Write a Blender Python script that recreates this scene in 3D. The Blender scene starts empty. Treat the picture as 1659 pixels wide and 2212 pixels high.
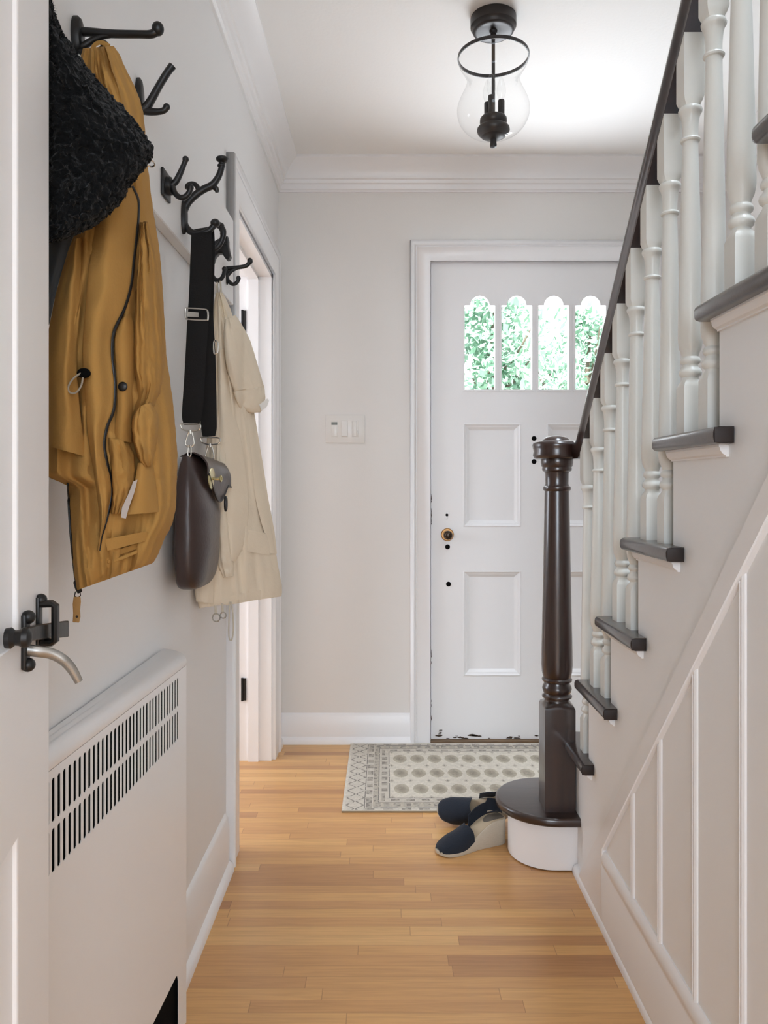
import bpy, bmesh, math, random
from mathutils import Vector, Matrix, noise
random.seed(7)
PI = math.pi
scene = bpy.context.scene
COL = scene.collection

# ------------------------------------------------------------------ camera
F, CX, CY, CH = 1650.0, 832.0, 1052.0, 1.09          # focal length in pixels, vanishing point, eye height
cam_d = bpy.data.cameras.new('camera')
cam_d.sensor_fit = 'VERTICAL'; cam_d.sensor_height = 36.0
cam_d.lens = F / 2212.0 * 36.0
cam_d.shift_x = -(CX - 829.5) / 2212.0
cam_d.shift_y = -(1106.0 - CY) / 2212.0
cam_d.clip_start = 0.02; cam_d.clip_end = 200
cam = bpy.data.objects.new('camera', cam_d)
cam.location = (0, 0, CH); cam.rotation_euler = (PI / 2, 0, 0)
COL.objects.link(cam); scene.camera = cam

# ------------------------------------------------------------------ world, sun, lights, exposure
w = bpy.data.worlds.new('world'); scene.world = w; w.use_nodes = True
wn = w.node_tree; bg = wn.nodes['Background']
bg.inputs[0].default_value = (0.93, 0.97, 1.0, 1); bg.inputs[1].default_value = 3.0

def light(name, kind, loc, rot, energy, color, size=None, size_y=None):
    d = bpy.data.lights.new(name, kind); d.energy = energy; d.color = color
    if kind == 'AREA':
        d.shape = 'RECTANGLE'; d.size = size; d.size_y = size_y
    o = bpy.data.objects.new(name, d); o.location = loc; o.rotation_euler = rot
    COL.objects.link(o); return o
sun = light('sun', 'SUN', (0, -5, 12), (math.radians(42), 0, math.radians(-18)), 13.0, (1.0, 0.97, 0.9))
sun.data.angle = 0.02
# daylight through the windows of the rooms around the hall, plus an added ground bounce lamp
light('kitchen_window_daylight', 'AREA', (0.25, -2.85, 1.55), (-PI / 2, 0, PI), 108, (0.80, 0.92, 1.06), 2.2, 1.7)
light('side_room_window_daylight', 'AREA', (-2.5, 2.5, 1.45), (0, -PI / 2, 0), 50, (0.90, 0.95, 1.05), 1.3, 1.3)
light('landing_window_daylight', 'AREA', (1.0, 0.7, 4.85), (0, 0, 0), 150, (0.82, 0.93, 1.05), 0.8, 2.2)
light('porch_bounce_lamp', 'AREA', (0.66, 3.85, 1.05), (math.radians(-140), 0, 0), 200, (0.90, 0.97, 1.05), 1.8, 1.0)  # added lamp, stands in for daylight bounced up off the ground outside

scene.view_settings.view_transform = 'Standard'
scene.view_settings.look = 'None'
scene.view_settings.exposure = 0.07
scene.view_settings.gamma = 1.0
scene.view_settings.use_curve_mapping = False
scene.cycles.max_bounces = 10
scene.cycles.diffuse_bounces = 6
scene.cycles.glossy_bounces = 4
scene.cycles.transmission_bounces = 8
scene.cycles.transparent_max_bounces = 12
scene.cycles.caustics_reflective = False
scene.cycles.caustics_refractive = False
scene.cycles.sample_clamp_indirect = 4.0
scene.cycles.use_denoising = True

# ------------------------------------------------------------------ helpers
def P(x, y, Y):
    """world point on the sight line of a photo pixel at distance Y down the hall"""
    return Vector(((x - CX) * Y / F, Y, CH + (CY - y) * Y / F))

def srgb(r, g, b):
    def f(c):
        c /= 255.0
        return c / 12.92 if c <= 0.04045 else ((c + 0.055) / 1.055) ** 2.4
    return (f(r), f(g), f(b), 1.0)

WORLD = {}
def tag(o, label=None, cat=None, group=None, kind=None):
    if label: o['label'] = label
    if cat: o['category'] = cat
    if group: o['group'] = group
    if kind: o['kind'] = kind
    return o

def empty(name, loc, label, cat, group=None, kind=None):
    o = bpy.data.objects.new(name, None); o.empty_display_size = 0.05
    o.location = loc; COL.objects.link(o); WORLD[o] = Vector(loc)
    return tag(o, label, cat, group, kind)

def obj(name, bm, mat, parent=None, ang=35, label=None, cat=None, group=None, kind=None, flat=False):
    bmesh.ops.remove_doubles(bm, verts=bm.verts, dist=1e-6)
    bmesh.ops.recalc_face_normals(bm, faces=bm.faces)
    a = math.radians(ang)
    for f in bm.faces: f.smooth = not flat
    for e in bm.edges:
        if len(e.link_faces) == 2:
            e.smooth = e.calc_face_angle(0) < a
    xs = [v.co.x for v in bm.verts]; ys = [v.co.y for v in bm.verts]; zs = [v.co.z for v in bm.verts]
    base = Vector(((min(xs) + max(xs)) / 2, (min(ys) + max(ys)) / 2, min(zs)))
    bmesh.ops.translate(bm, verts=bm.verts, vec=-base)
    me = bpy.data.meshes.new(name); bm.to_mesh(me); bm.free()
    if mat: me.materials.append(mat)
    o = bpy.data.objects.new(name, me); COL.objects.link(o)
    if parent:
        o.parent = parent; o.location = base - WORLD[parent]
    else:
        o.location = base
    WORLD[o] = base
    return tag(o, label, cat, group, kind)

def box(bm, x0, x1, y0, y1, z0, z1):
    vs = [bm.verts.new(c) for c in ((x0,y0,z0),(x1,y0,z0),(x1,y1,z0),(x0,y1,z0),(x0,y0,z1),(x1,y0,z1),(x1,y1,z1),(x0,y1,z1))]
    for q in ((0,1,2,3),(4,5,6,7),(0,1,5,4),(1,2,6,5),(2,3,7,6),(3,0,4,7)):
        bm.faces.new([vs[i] for i in q])
    return bm
def B(*a):
    return box(bmesh.new(), *a)
def bevel(bm, wd, seg=2, ang=30):
    bmesh.ops.recalc_face_normals(bm, faces=bm.faces)
    es = [e for e in bm.edges if len(e.link_faces) == 2 and e.calc_face_angle(0) > math.radians(ang)]
    bmesh.ops.bevel(bm, geom=es, offset=wd, segments=seg, profile=0.5, affect='EDGES', clamp_overlap=True)
    return bm

def prism(bm, pts, fn, a0, a1):
    """polygon pts (u,v) swept from a0 to a1; fn(u,v,a) -> world"""
    r0 = [bm.verts.new(fn(u, v, a0)) for u, v in pts]
    r1 = [bm.verts.new(fn(u, v, a1)) for u, v in pts]
    n = len(pts)
    for i in range(n):
        bm.faces.new([r0[i], r0[(i+1) % n], r1[(i+1) % n], r1[i]])
    bm.faces.new(r0); bm.faces.new(r1[::-1])
    return bm

def loft(bm, rings, closed=True, caps=True):
    R = [[bm.verts.new(p) for p in r] for r in rings]
    n = len(R[0])
    for a, b in zip(R[:-1], R[1:]):
        for i in range(n if closed else n - 1):
            j = (i + 1) % n
            try: bm.faces.new([a[i], a[j], b[j], b[i]])
            except ValueError: pass
    if caps and closed:
        for r in (R[0][::-1], R[-1]):
            try: bm.faces.new(r)
            except ValueError: pass
    return bm

def lathe(bm, prof, c, n=32, axis='z', caps=True):
    rings = []
    for r, h in prof:
        ring = []
        for i in range(n):
            t = 2 * PI * i / n
            if axis == 'z': ring.append((c[0] + r*math.cos(t), c[1] + r*math.sin(t), c[2] + h))
            elif axis == 'y': ring.append((c[0] + r*math.cos(t), c[1] + h, c[2] + r*math.sin(t)))
            else: ring.append((c[0] + h, c[1] + r*math.cos(t), c[2] + r*math.sin(t)))
        rings.append(ring)
    return loft(bm, rings, caps=caps)

def catmull(pts, n=6, closed=False):
    pts = [Vector(p) for p in pts]
    out = []
    m = len(pts)
    rng = range(m) if closed else range(m - 1)
    for i in rng:
        if closed:
            p0, p1, p2, p3 = pts[(i-1) % m], pts[i], pts[(i+1) % m], pts[(i+2) % m]
        else:
            p0, p1, p2, p3 = pts[max(i-1, 0)], pts[i], pts[i+1], pts[min(i+2, m-1)]
        for k in range(n):
            t = k / n
            out.append(0.5 * ((2*p1) + (-p0+p2)*t + (2*p0-5*p1+4*p2-p3)*t*t + (-p0+3*p1-3*p2+p3)*t**3))
    if not closed: out.append(pts[-1])
    return out

def tube(bm, pts, r, n=10, closed=False, flat=1.0, up=None, caps=True):
    """tube along pts; r number or list; flat squeezes the section along the frame's second axis"""
    pts = [Vector(p) for p in pts]; m = len(pts)
    rr = r if isinstance(r, (list, tuple)) else [r] * m
    if len(rr) != m:
        q = len(rr) - 1
        rr = [rr[min(int(i*q/(m-1)), q-1)] * (1 - (i*q/(m-1) - min(int(i*q/(m-1)), q-1))) + rr[min(int(i*q/(m-1)), q-1)+1] * (i*q/(m-1) - min(int(i*q/(m-1)), q-1)) for i in range(m)]
    rings = []; prev = None
    for i in range(m):
        a = pts[(i-1) % m] if (closed or i > 0) else pts[i]
        b = pts[(i+1) % m] if (closed or i < m-1) else pts[i]
        t = (b - a)
        if t.length < 1e-9: t = Vector((0,0,1))
        t.normalize()
        if prev is None:
            u = Vector(up) if up else (Vector((0,0,1)) if abs(t.z) < 0.9 else Vector((1,0,0)))
            u = (u - t * u.dot(t)).normalized()
        else:
            u = (prev - t * prev.dot(t)).normalized()
        prev = u; v = t.cross(u)
        rings.append([pts[i] + u*(rr[i]*math.cos(2*PI*k/n)) + v*(rr[i]*flat*math.sin(2*PI*k/n)) for k in range(n)])
    if closed: rings.append(rings[0])
    return loft(bm, rings, caps=(caps and not closed))

def ball(bm, c, r, sz=(1,1,1), n=14):
    prof = [(r*math.sin(PI*i/n)+1e-5, -r*math.cos(PI*i/n)) for i in range(n+1)]
    k = len(bm.verts)
    lathe(bm, prof, (0,0,0), 2*n)
    bm.verts.ensure_lookup_table()
    for v in bm.verts[k:]:
        v.co = Vector((v.co.x*sz[0], v.co.y*sz[1], v.co.z*sz[2])) + Vector(c)
    return bm

def plate(bm, outer, holes, fn, t0, t1):
    """flat plate with holes; fn(u,v,t) -> world"""
    loops = [outer] + list(holes)
    vs = []; es = []
    for lp in loops:
        a = [bm.verts.new(fn(u, v, t0)) for u, v in lp]; vs.append(a)
        es += [bm.edges.new((a[i], a[(i+1) % len(a)])) for i in range(len(a))]
    res = bmesh.ops.triangle_fill(bm, use_beauty=True, use_dissolve=False, edges=es)
    fs = [g for g in res['geom'] if isinstance(g, bmesh.types.BMFace)]
    back = {}
    for lp, a in zip(loops, vs):
        for (u, v), q in zip(lp, a): back[q] = bm.verts.new(fn(u, v, t1))
    for f in fs: bm.faces.new([back[q] for q in f.verts][::-1])
    for a in vs:
        n = len(a)
        for i in range(n):
            bm.faces.new([a[i], a[(i+1) % n], back[a[(i+1) % n]], back[a[i]]])
    return bm

def interp_rows(rows, y):
    pass

# ------------------------------------------------------------------ materials
def mat(name, color, rough=0.5, metal=0.0, spec=0.5, coat=0.0, bump=0.0, bscale=40.0, var=0.0, vscale=6.0, sheen=0.0, col2=None, stretch=None, bdist=0.002):
    m = bpy.data.materials.new(name); m.use_nodes = True
    nt = m.node_tree; b = nt.nodes['Principled BSDF']
    b.inputs['Roughness'].default_value = rough; b.inputs['Metallic'].default_value = metal
    b.inputs['Specular IOR Level'].default_value = spec
    b.inputs['Coat Weight'].default_value = coat; b.inputs['Coat Roughness'].default_value = 0.15
    b.inputs['Sheen Weight'].default_value = sheen
    b.inputs['Base Color'].default_value = color
    tc = nt.nodes.new('ShaderNodeTexCoord'); src = tc.outputs['Object']
    if stretch:
        mp = nt.nodes.new('ShaderNodeMapping'); mp.inputs['Scale'].default_value = stretch
        nt.links.new(src, mp.inputs['Vector']); src = mp.outputs['Vector']
    if var > 0 or col2:
        nz = nt.nodes.new('ShaderNodeTexNoise'); nz.inputs['Scale'].default_value = vscale; nz.inputs['Detail'].default_value = 5
        nt.links.new(src, nz.inputs['Vector'])
        mx = nt.nodes.new('ShaderNodeMix'); mx.data_type = 'RGBA'
        c2 = col2 or tuple(c * (1 - var) for c in color[:3]) + (1,)
        mx.inputs[6].default_value = color; mx.inputs[7].default_value = c2
        rp = nt.nodes.new('ShaderNodeValToRGB'); rp.color_ramp.elements[0].position = 0.35; rp.color_ramp.elements[1].position = 0.68
        nt.links.new(nz.outputs['Fac'], rp.inputs['Fac']); nt.links.new(rp.outputs['Color'], mx.inputs[0])
        nt.links.new(mx.outputs[2], b.inputs['Base Color'])
    if bump > 0:
        n2 = nt.nodes.new('ShaderNodeTexNoise'); n2.inputs['Scale'].default_value = bscale; n2.inputs['Detail'].default_value = 4
        nt.links.new(src, n2.inputs['Vector'])
        bp = nt.nodes.new('ShaderNodeBump'); bp.inputs['Strength'].default_value = bump; bp.inputs['Distance'].default_value = bdist
        nt.links.new(n2.outputs['Fac'], bp.inputs['Height']); nt.links.new(bp.outputs['Normal'], b.inputs['Normal'])
    return m

M_wall = mat('wall_paint', srgb(228, 225, 221), 0.6, bump=0.12, bscale=140, spec=0.3)
M_wall_in = mat('hall_side_paint', srgb(231, 230, 229), 0.5, bump=0.12, bscale=140, spec=0.35)
M_ceil = mat('ceiling_paint', srgb(242, 241, 239), 0.8, bump=0.2, bscale=90, spec=0.2)
M_trim = mat('white_trim_paint', srgb(238, 237, 237), 0.32, bump=0.08, bscale=60, spec=0.45)
M_door = mat('white_door_paint', srgb(236, 235, 235), 0.38, bump=0.1, bscale=50, spec=0.4)
M_panel = mat('stair_panel_paint', srgb(242, 243, 244), 0.5, bump=0.1, bscale=70, spec=0.35)
M_bal = mat('baluster_paint', srgb(226, 226, 220), 0.28, bump=0.1, bscale=80, spec=0.5)
M_dark = mat('dark_stained_wood', srgb(50, 30, 24), 0.30, spec=0.5, coat=0.7, var=0.5, vscale=5, stretch=(9, 9, 0.7), bump=0.05, bscale=30)
M_dark_h = mat('dark_stained_tread', srgb(52, 36, 30), 0.32, spec=0.5, coat=0.6, var=0.45, vscale=5, stretch=(1.0, 8, 8), bump=0.06, bscale=30)
M_endg = mat('dark_end_grain', srgb(38, 27, 24), 0.6, var=0.4, vscale=40)
M_iron = mat('black_iron', srgb(26, 25, 25), 0.42, metal=0.2, spec=0.5, bump=0.25, bscale=70)
M_bronze = mat('dark_bronze', srgb(50, 46, 45), 0.42, metal=0.35, bump=0.08, bscale=60)
M_steel = mat('worn_steel', srgb(150, 147, 142), 0.32, metal=0.9, bump=0.25, bscale=60, var=0.3, vscale=30)
M_chrome = mat('nickel', srgb(200, 198, 192), 0.2, metal=1.0)
M_gold = mat('pale_gold', srgb(205, 195, 150), 0.25, metal=0.9)
M_brass = mat('aged_brass', srgb(176, 132, 84), 0.3, metal=0.85)
M_knob = mat('dark_knob', srgb(62, 48, 34), 0.22, metal=0.5)
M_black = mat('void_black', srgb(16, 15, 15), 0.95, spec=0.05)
M_must = mat('mustard_cotton', srgb(174, 132, 72), 0.9, bump=0.3, bscale=220, var=0.10, vscale=9, spec=0.2)
M_must2 = mat('mustard_twill', srgb(168, 126, 67), 0.9, bump=0.3, bscale=160, var=0.10, vscale=14, spec=0.2)
M_lining = mat('pale_lining', srgb(186, 178, 172), 0.7, bump=0.2, bscale=90)
M_leather_tan = mat('tan_leather', srgb(182, 140, 84), 0.6, bump=0.3, bscale=120, var=0.25, vscale=40)
M_fleece = mat('charcoal_fleece', srgb(19, 20, 21), 0.95, bump=1.0, bscale=110, sheen=0.08, spec=0.08, col2=srgb(11, 12, 13), vscale=60, bdist=0.006)
M_fleece2 = mat('slate_lining', srgb(58, 60, 62), 0.9, bump=0.4, bscale=90, spec=0.15)
M_beige = mat('beige_cotton', srgb(226, 211, 188), 0.85, bump=0.3, bscale=160, var=0.06, vscale=10, spec=0.2)
M_beige2 = mat('beige_cord', srgb(196, 186, 168), 0.8)
M_strap = mat('black_webbing', srgb(20, 18, 17), 0.75, bump=0.3, bscale=300, spec=0.25)
M_leather = mat('brown_leather', srgb(62, 47, 44), 0.34, bump=0.25, bscale=130, var=0.3, vscale=7, spec=0.5)
M_leather_b = mat('black_leather_edge', srgb(24, 22, 24), 0.4)
M_cord = mat('grey_cord', srgb(150, 140, 124), 0.8)
M_navy = mat('navy_canvas', srgb(32, 37, 46), 0.85, bump=0.5, bscale=260, sheen=0.1, spec=0.2)
M_jute = mat('pale_rope_sole', srgb(196, 186, 168), 0.85, bump=0.6, bscale=18, stretch=(4, 4, 60), var=0.15, vscale=30)
M_insole = mat('tan_insole', srgb(176, 158, 132), 0.65)
M_pad = mat('grey_heel_pad', srgb(92, 84, 74), 0.7)
M_plastic = mat('white_plastic', srgb(226, 223, 218), 0.3)
M_lcd = mat('grey_display', srgb(120, 122, 116), 0.2)
M_thresh = mat('threshold_wood', srgb(120, 96, 70), 0.5, var=0.4, vscale=20, stretch=(1, 10, 10))
M_chip = mat('bare_wood_chip', srgb(62, 48, 36), 0.8)
M_ground = mat('driveway_ground', srgb(190, 190, 182), 0.9, var=0.1)
M_leaf = mat('green_leaf', srgb(128, 168, 144), 0.6, col2=srgb(150, 186, 166), vscale=1.5)
M_bark = mat('bark', srgb(110, 100, 88), 0.9, var=0.3)

def glass_mat(name, ior=0.1, tint=(1, 1, 1, 1)):
    m = bpy.data.materials.new(name); m.use_nodes = True; nt = m.node_tree
    for n in list(nt.nodes): nt.nodes.remove(n)
    out = nt.nodes.new('ShaderNodeOutputMaterial'); tr = nt.nodes.new('ShaderNodeBsdfTransparent'); gl = nt.nodes.new('ShaderNodeBsdfGlossy')
    tr.inputs[0].default_value = tint; gl.inputs['Roughness'].default_value = 0.04
    lw = nt.nodes.new('ShaderNodeLayerWeight'); lw.inputs['Blend'].default_value = ior
    mx = nt.nodes.new('ShaderNodeMixShader')
    pw = nt.nodes.new('ShaderNodeMath'); pw.operation = 'POWER'; pw.inputs[1].default_value = 4.0
    ml = nt.nodes.new('ShaderNodeMath'); ml.operation = 'MULTIPLY_ADD'; ml.inputs[1].default_value = 0.55; ml.inputs[2].default_value = 0.02
    lw.inputs['Blend'].default_value = 0.5
    nt.links.new(lw.outputs['Facing'], pw.inputs[0]); nt.links.new(pw.outputs[0], ml.inputs[0]); nt.links.new(ml.outputs[0], mx.inputs[0]); nt.links.new(tr.outputs[0], mx.inputs[1]); nt.links.new(gl.outputs[0], mx.inputs[2])
    nt.links.new(mx.outputs[0], out.inputs['Surface'])
    return m
M_glass = glass_mat('clear_glass', ior=0.12, tint=(0.985, 0.987, 0.985, 1))
M_pane = glass_mat('window_pane', ior=0.08)

def floor_mat():
    m = bpy.data.materials.new('strip_oak_floor'); m.use_nodes = True; nt = m.node_tree; L = nt.links.new
    b = nt.nodes['Principled BSDF']
    def N(t, **kw):
        n = nt.nodes.new(t)
        for k, v in kw.items(): setattr(n, k, v)
        return n
    def MA(op, a, bb=None):
        n = N('ShaderNodeMath', operation=op)
        for i, s in enumerate((a, bb)):
            if s is None: continue
            if isinstance(s, (int, float)): n.inputs[i].default_value = s
            else: L(s, n.inputs[i])
        return n.outputs[0]
    geo = N('ShaderNodeNewGeometry'); sp = N('ShaderNodeSeparateXYZ'); L(geo.outputs['Position'], sp.inputs[0])
    X, Y = sp.outputs[0], sp.outputs[1]
    ry = MA('DIVIDE', MA('ADD', Y, 10.0), 0.0390)
    row = MA('FLOOR', ry); fy = MA('FRACT', ry)
    w1 = N('ShaderNodeTexWhiteNoise', noise_dimensions='1D'); L(row, w1.inputs['W'])
    off = MA('MULTIPLY', w1.outputs['Value'], 5.0)
    ln = MA('ADD', MA('MULTIPLY', w1.outputs['Value'], 0.45), 0.38)
    rx = MA('DIVIDE', MA('ADD', MA('ADD', X, 20.0), off), ln)
    cx = MA('FLOOR', rx); fx = MA('FRACT', rx)
    cb = N('ShaderNodeCombineXYZ'); L(row, cb.inputs[0]); L(cx, cb.inputs[1])
    w2 = N('ShaderNodeTexWhiteNoise', noise_dimensions='3D'); L(cb.outputs[0], w2.inputs['Vector'])
    ramp = N('ShaderNodeValToRGB'); cr = ramp.color_ramp
    cols = [(0.0, srgb(176, 126, 82)), (0.10, srgb(200, 149, 95)), (0.45, srgb(212, 161, 102)), (0.75, srgb(217, 167, 106)), (1.0, srgb(224, 177, 116))]
    cr.elements[0].position = 0; cr.elements[0].color = cols[0][1]; cr.elements[1].position = 1; cr.elements[1].color = cols[-1][1]
    for p, c in cols[1:-1]:
        e = cr.elements.new(p); e.color = c
    L(w2.outputs['Value'], ramp.inputs['Fac'])
    # grain along the strips
    mp = N('ShaderNodeMapping'); mp.inputs['Scale'].default_value = (2.2, 42, 1)
    ad = N('ShaderNodeVectorMath', operation='ADD'); L(geo.outputs['Position'], ad.inputs[0])
    sc = N('ShaderNodeVectorMath', operation='SCALE'); L(w2.outputs['Color'], sc.inputs[0]); sc.inputs['Scale'].default_value = 7.0
    L(sc.outputs[0], ad.inputs[1]); L(ad.outputs[0], mp.inputs['Vector'])
    gz = N('ShaderNodeTexNoise'); gz.inputs['Scale'].default_value = 3.0; gz.inputs['Detail'].default_value = 6; gz.inputs['Distortion'].default_value = 0.6
    L(mp.outputs[0], gz.inputs['Vector'])
    gr = N('ShaderNodeValToRGB'); gr.color_ramp.elements[0].position = 0.3; gr.color_ramp.elements[0].color = (0.78, 0.76, 0.74, 1)
    gr.color_ramp.elements[1].position = 0.62; gr.color_ramp.elements[1].color = (1, 1, 1, 1)
    L(gz.outputs['Fac'], gr.inputs['Fac'])
    mu = N('ShaderNodeMix', data_type='RGBA', blend_type='MULTIPLY'); mu.inputs[0].default_value = 0.7
    L(ramp.outputs[0], mu.inputs[6]); L(gr.outputs[0], mu.inputs[7])
    # joints
    dy = MA('MINIMUM', fy, MA('SUBTRACT', 1.0, fy)); jy = MA('LESS_THAN', dy, 0.012)
    dx = MA('MULTIPLY', MA('MINIMUM', fx, MA('SUBTRACT', 1.0, fx)), ln); jx = MA('LESS_THAN', dx, 0.0009)
    j = MA('MAXIMUM', jy, jx)
    mj = N('ShaderNodeMix', data_type='RGBA'); L(MA('MULTIPLY', j, 0.45), mj.inputs[0]); L(mu.outputs[2], mj.inputs[6]); mj.inputs[7].default_value = srgb(120, 80, 50)
    L(mj.outputs[2], b.inputs['Base Color'])
    b.inputs['Roughness'].default_value = 0.36; b.inputs['Specular IOR Level'].default_value = 0.45
    b.inputs['Coat Weight'].default_value = 0.25; b.inputs['Coat Roughness'].default_value = 0.22
    bp = N('ShaderNodeBump'); bp.inputs['Strength'].default_value = 0.15; bp.inputs['Distance'].default_value = 0.001
    L(MA('ADD', MA('SUBTRACT', 1.0, j), MA('MULTIPLY', gz.outputs['Fac'], 0.4)), bp.inputs['Height']); L(bp.outputs[0], b.inputs['Normal'])
    return m
M_floor = floor_mat()

# ------------------------------------------------------------------ the room shell
XL, XR, YE, HC = -0.455, 1.45, 3.254, 2.47          # left wall, right wall, end wall, ceiling
DY0, DY1, DH = 2.29, 3.06, 1.945                    # doorway in the left wall
obj('floor', B(-2.7, 1.6, -3.1, 3.42, -0.06, 0.0), M_floor, kind='structure', label='honey coloured strip wood floor of the hallway', cat='floor')

# ceiling with the open stairwell
SWX, SWY0, SWY1 = 0.575, -0.5, 2.1
bm = bmesh.new()
plate(bm, [(-2.7,-3.1),(1.6,-3.1),(1.6,3.42),(-2.7,3.42)], [[(SWX,SWY0),(XR,SWY0),(XR,SWY1),(SWX,SWY1)]], lambda u,v,t: (u,v,t), HC, HC+0.1)
obj('ceiling', bm, M_ceil, kind='structure', label='white plaster ceiling of the hallway', cat='ceiling')
bm = bmesh.new()
box(bm, SWX-0.12, SWX, SWY0-0.1, SWY1+0.1, HC+0.1, 5.0); box(bm, SWX, XR, SWY1, SWY1+0.1, HC+0.1, 5.0)
box(bm, SWX, XR, SWY0-0.1, SWY0, HC+0.1, 5.0); box(bm, SWX-0.12, XR+0.12, SWY0-0.1, SWY1+0.1, 5.0, 5.1)
obj('wall_stairwell', bm, M_wall, kind='structure', label='white wall around the open stairwell above', cat='wall')

# left wall with the doorway
bm = bmesh.new()
plate(bm, [(-0.15,0),(DY0,0),(DY0,DH),(DY1,DH),(DY1,0),(3.42,0),(3.42,HC),(-0.15,HC)], [], lambda u,v,t: (t,u,v), XL, XL-0.13)
obj('wall_left', bm, M_wall_in, kind='structure', label='white left hallway wall under the coat hooks', cat='wall')
# end wall with the front door opening
DX0, DX1, DZ = 0.196, 1.084, 2.046
bm = bmesh.new()
plate(bm, [(XL,0),(DX0-0.02,0),(DX0-0.02,DZ+0.02),(DX1+0.02,DZ+0.02),(DX1+0.02,0),(1.6,0),(1.6,HC),(XL,HC)], [], lambda u,v,t: (u,t,v), YE, YE+0.166)
obj('wall_front', bm, M_wall, kind='structure', label='warm white end wall around the front door', cat='wall')
obj('wall_right', B(XR, XR+0.12, -0.15, 3.42, 0, 5.0), M_wall, kind='structure', label='white wall on the far side of the stairs', cat='wall')
# wall behind the camera, with the doorway the picture is taken from
bm = bmesh.new()
plate(bm, [(-0.585,0),(-0.215,0),(-0.215,2.05),(0.53,2.05),(0.53,0),(1.57,0),(1.57,HC),(-0.585,HC)], [], lambda u,v,t: (u,t,v), -0.03, -0.15)
obj('wall_back', bm, M_wall, kind='structure', label='white wall behind the viewer', cat='wall')
bm = bmesh.new()
box(bm, -1.5, -1.4, -3.1, -0.15, 0, HC); box(bm, 1.57, 1.67, -3.1, -0.15, 0, HC); box(bm, -1.5, 1.67, -3.1, -3.0, 0, HC); box(bm, -1.5, -0.585, -0.15, -0.03, 0, HC)
obj('wall_kitchen', bm, M_wall, kind='structure', label='white walls of the room behind the viewer', cat='wall')
bm = bmesh.new()
box(bm, -2.7, -2.6, 1.0, 3.42, 0, HC); box(bm, -2.6, XL-0.13, 1.0, 1.1, 0, HC); box(bm, -2.6, XL-0.13, 3.3, 3.42, 0, HC)
obj('wall_side_room', bm, M_wall, kind='structure', label='white walls of the room through the left doorway', cat='wall')

# crown moulding: (distance out from wall, drop from ceiling)
CR = [(0,0),(0.088,0),(0.088,0.010),(0.080,0.016),(0.062,0.030),(0.045,0.050),(0.036,0.072),(0.036,0.079),(0.029,0.082),(0.026,0.094),(0.018,0.098),(0.014,0.116),(0.008,0.120),(0.008,0.126),(0,0.126)]
bm = bmesh.new()
loft(bm, [[(XL+p, -0.03, HC-q) for p,q in CR], [(XL+p, YE-p, HC-q) for p,q in CR]])
obj('trim_1', bm, M_trim, ang=25, kind='structure', label='white crown moulding along the left wall', cat='moulding')
bm = bmesh.new()
loft(bm, [[(XL+p, YE-p, HC-q) for p,q in CR], [(XR-p, YE-p, HC-q) for p,q in CR]])
obj('trim_2', bm, M_trim, ang=25, kind='structure', label='white crown moulding above the front door', cat='moulding')
bm = bmesh.new()
loft(bm, [[(XR-p, YE-p, HC-q) for p,q in CR], [(XR-p, 2.1, HC-q) for p,q in CR]])
obj('trim_3', bm, M_trim, ang=25, kind='structure', label='white crown moulding along the wall beyond the stairs', cat='moulding')

# baseboards: (out, height)
def base_prof(h, t=0.013):
    return [(0,0),(t+0.013,0),(t+0.013,0.012),(t+0.009,0.022),(t+0.002,0.028),(t,0.03),(t,h-0.035),(t-0.003,h-0.028),(t-0.004,h-0.012),(t-0.009,h-0.003),(0,h)]
bm = bmesh.new()
prism(bm, base_prof(0.165), lambda u,v,a: (XL+u, a, v), 1.57, 2.168)
# rounded end of the shoe moulding past the casing
lathe(bm, [(0.001,0),(0.013,0.0),(0.013,0.012),(0.009,0.022),(0.001,0.028)], (XL+0.013, 2.168, 0), 12)
obj('baseboard_left', bm, M_trim, kind='structure', label='white baseboard on the left wall beside the radiator cover', cat='baseboard')
bm = bmesh.new()
prism(bm, base_prof(0.128), lambda u,v,a: (a, YE-u, v), XL, 0.108)
prism(bm, base_prof(0.128), lambda u,v,a: (a, YE-u, v), 1.175, XR)
obj('baseboard_front', bm, M_trim, kind='structure', label='white baseboard along the end wall left of the front door', cat='baseboard')
bm = bmesh.new()
prism(bm, base_prof(0.128), lambda u,v,a: (XL+u, a, v), 3.165, YE)
obj('baseboard_corner', bm, M_trim, kind='structure', label='short white baseboard in the corner by the left doorway', cat='baseboard')

# casing: flat board with a back band, profile (across width from inner edge, thickness)
def casing_prof(wd):
    return [(0,0),(0,0.016),(0.004,0.018),(wd-0.030,0.018),(wd-0.026,0.021),(wd-0.022,0.018),(wd-0.016,0.026),(wd-0.003,0.026),(wd,0.022),(wd,0)]
def casing(bm, u0, u1, top, wd, fn, both=True, bottom=0.0):
    """three mitred boards round an opening u0..u1 x 0..top in a wall; fn(u,v,t)"""
    pr = casing_prof(wd)
    loft(bm, [[fn(u0-a, bottom, t) for a,t in pr], [fn(u0-a, top+a, t) for a,t in pr]])
    loft(bm, [[fn(u0-a, top+a, t) for a,t in pr], [fn(u1+a, top+a, t) for a,t in pr]])
    loft(bm, [[fn(u1+a, bottom, t) for a,t in pr], [fn(u1+a, top+a, t) for a,t in pr]])
    return bm
bm = casing(bmesh.new(), DX0-0.004, DX1+0.004, DZ+0.004, 0.086, lambda u,v,t: (u, YE-t, v))
obj('trim_4', bm, M_trim, ang=25, kind='structure', label='white casing around the front door', cat='door casing')
bm = casing(bmesh.new(), DY0+0.004, DY1-0.004, DH-0.004, 0.108, lambda u,v,t: (XL+t, u, v))
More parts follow.
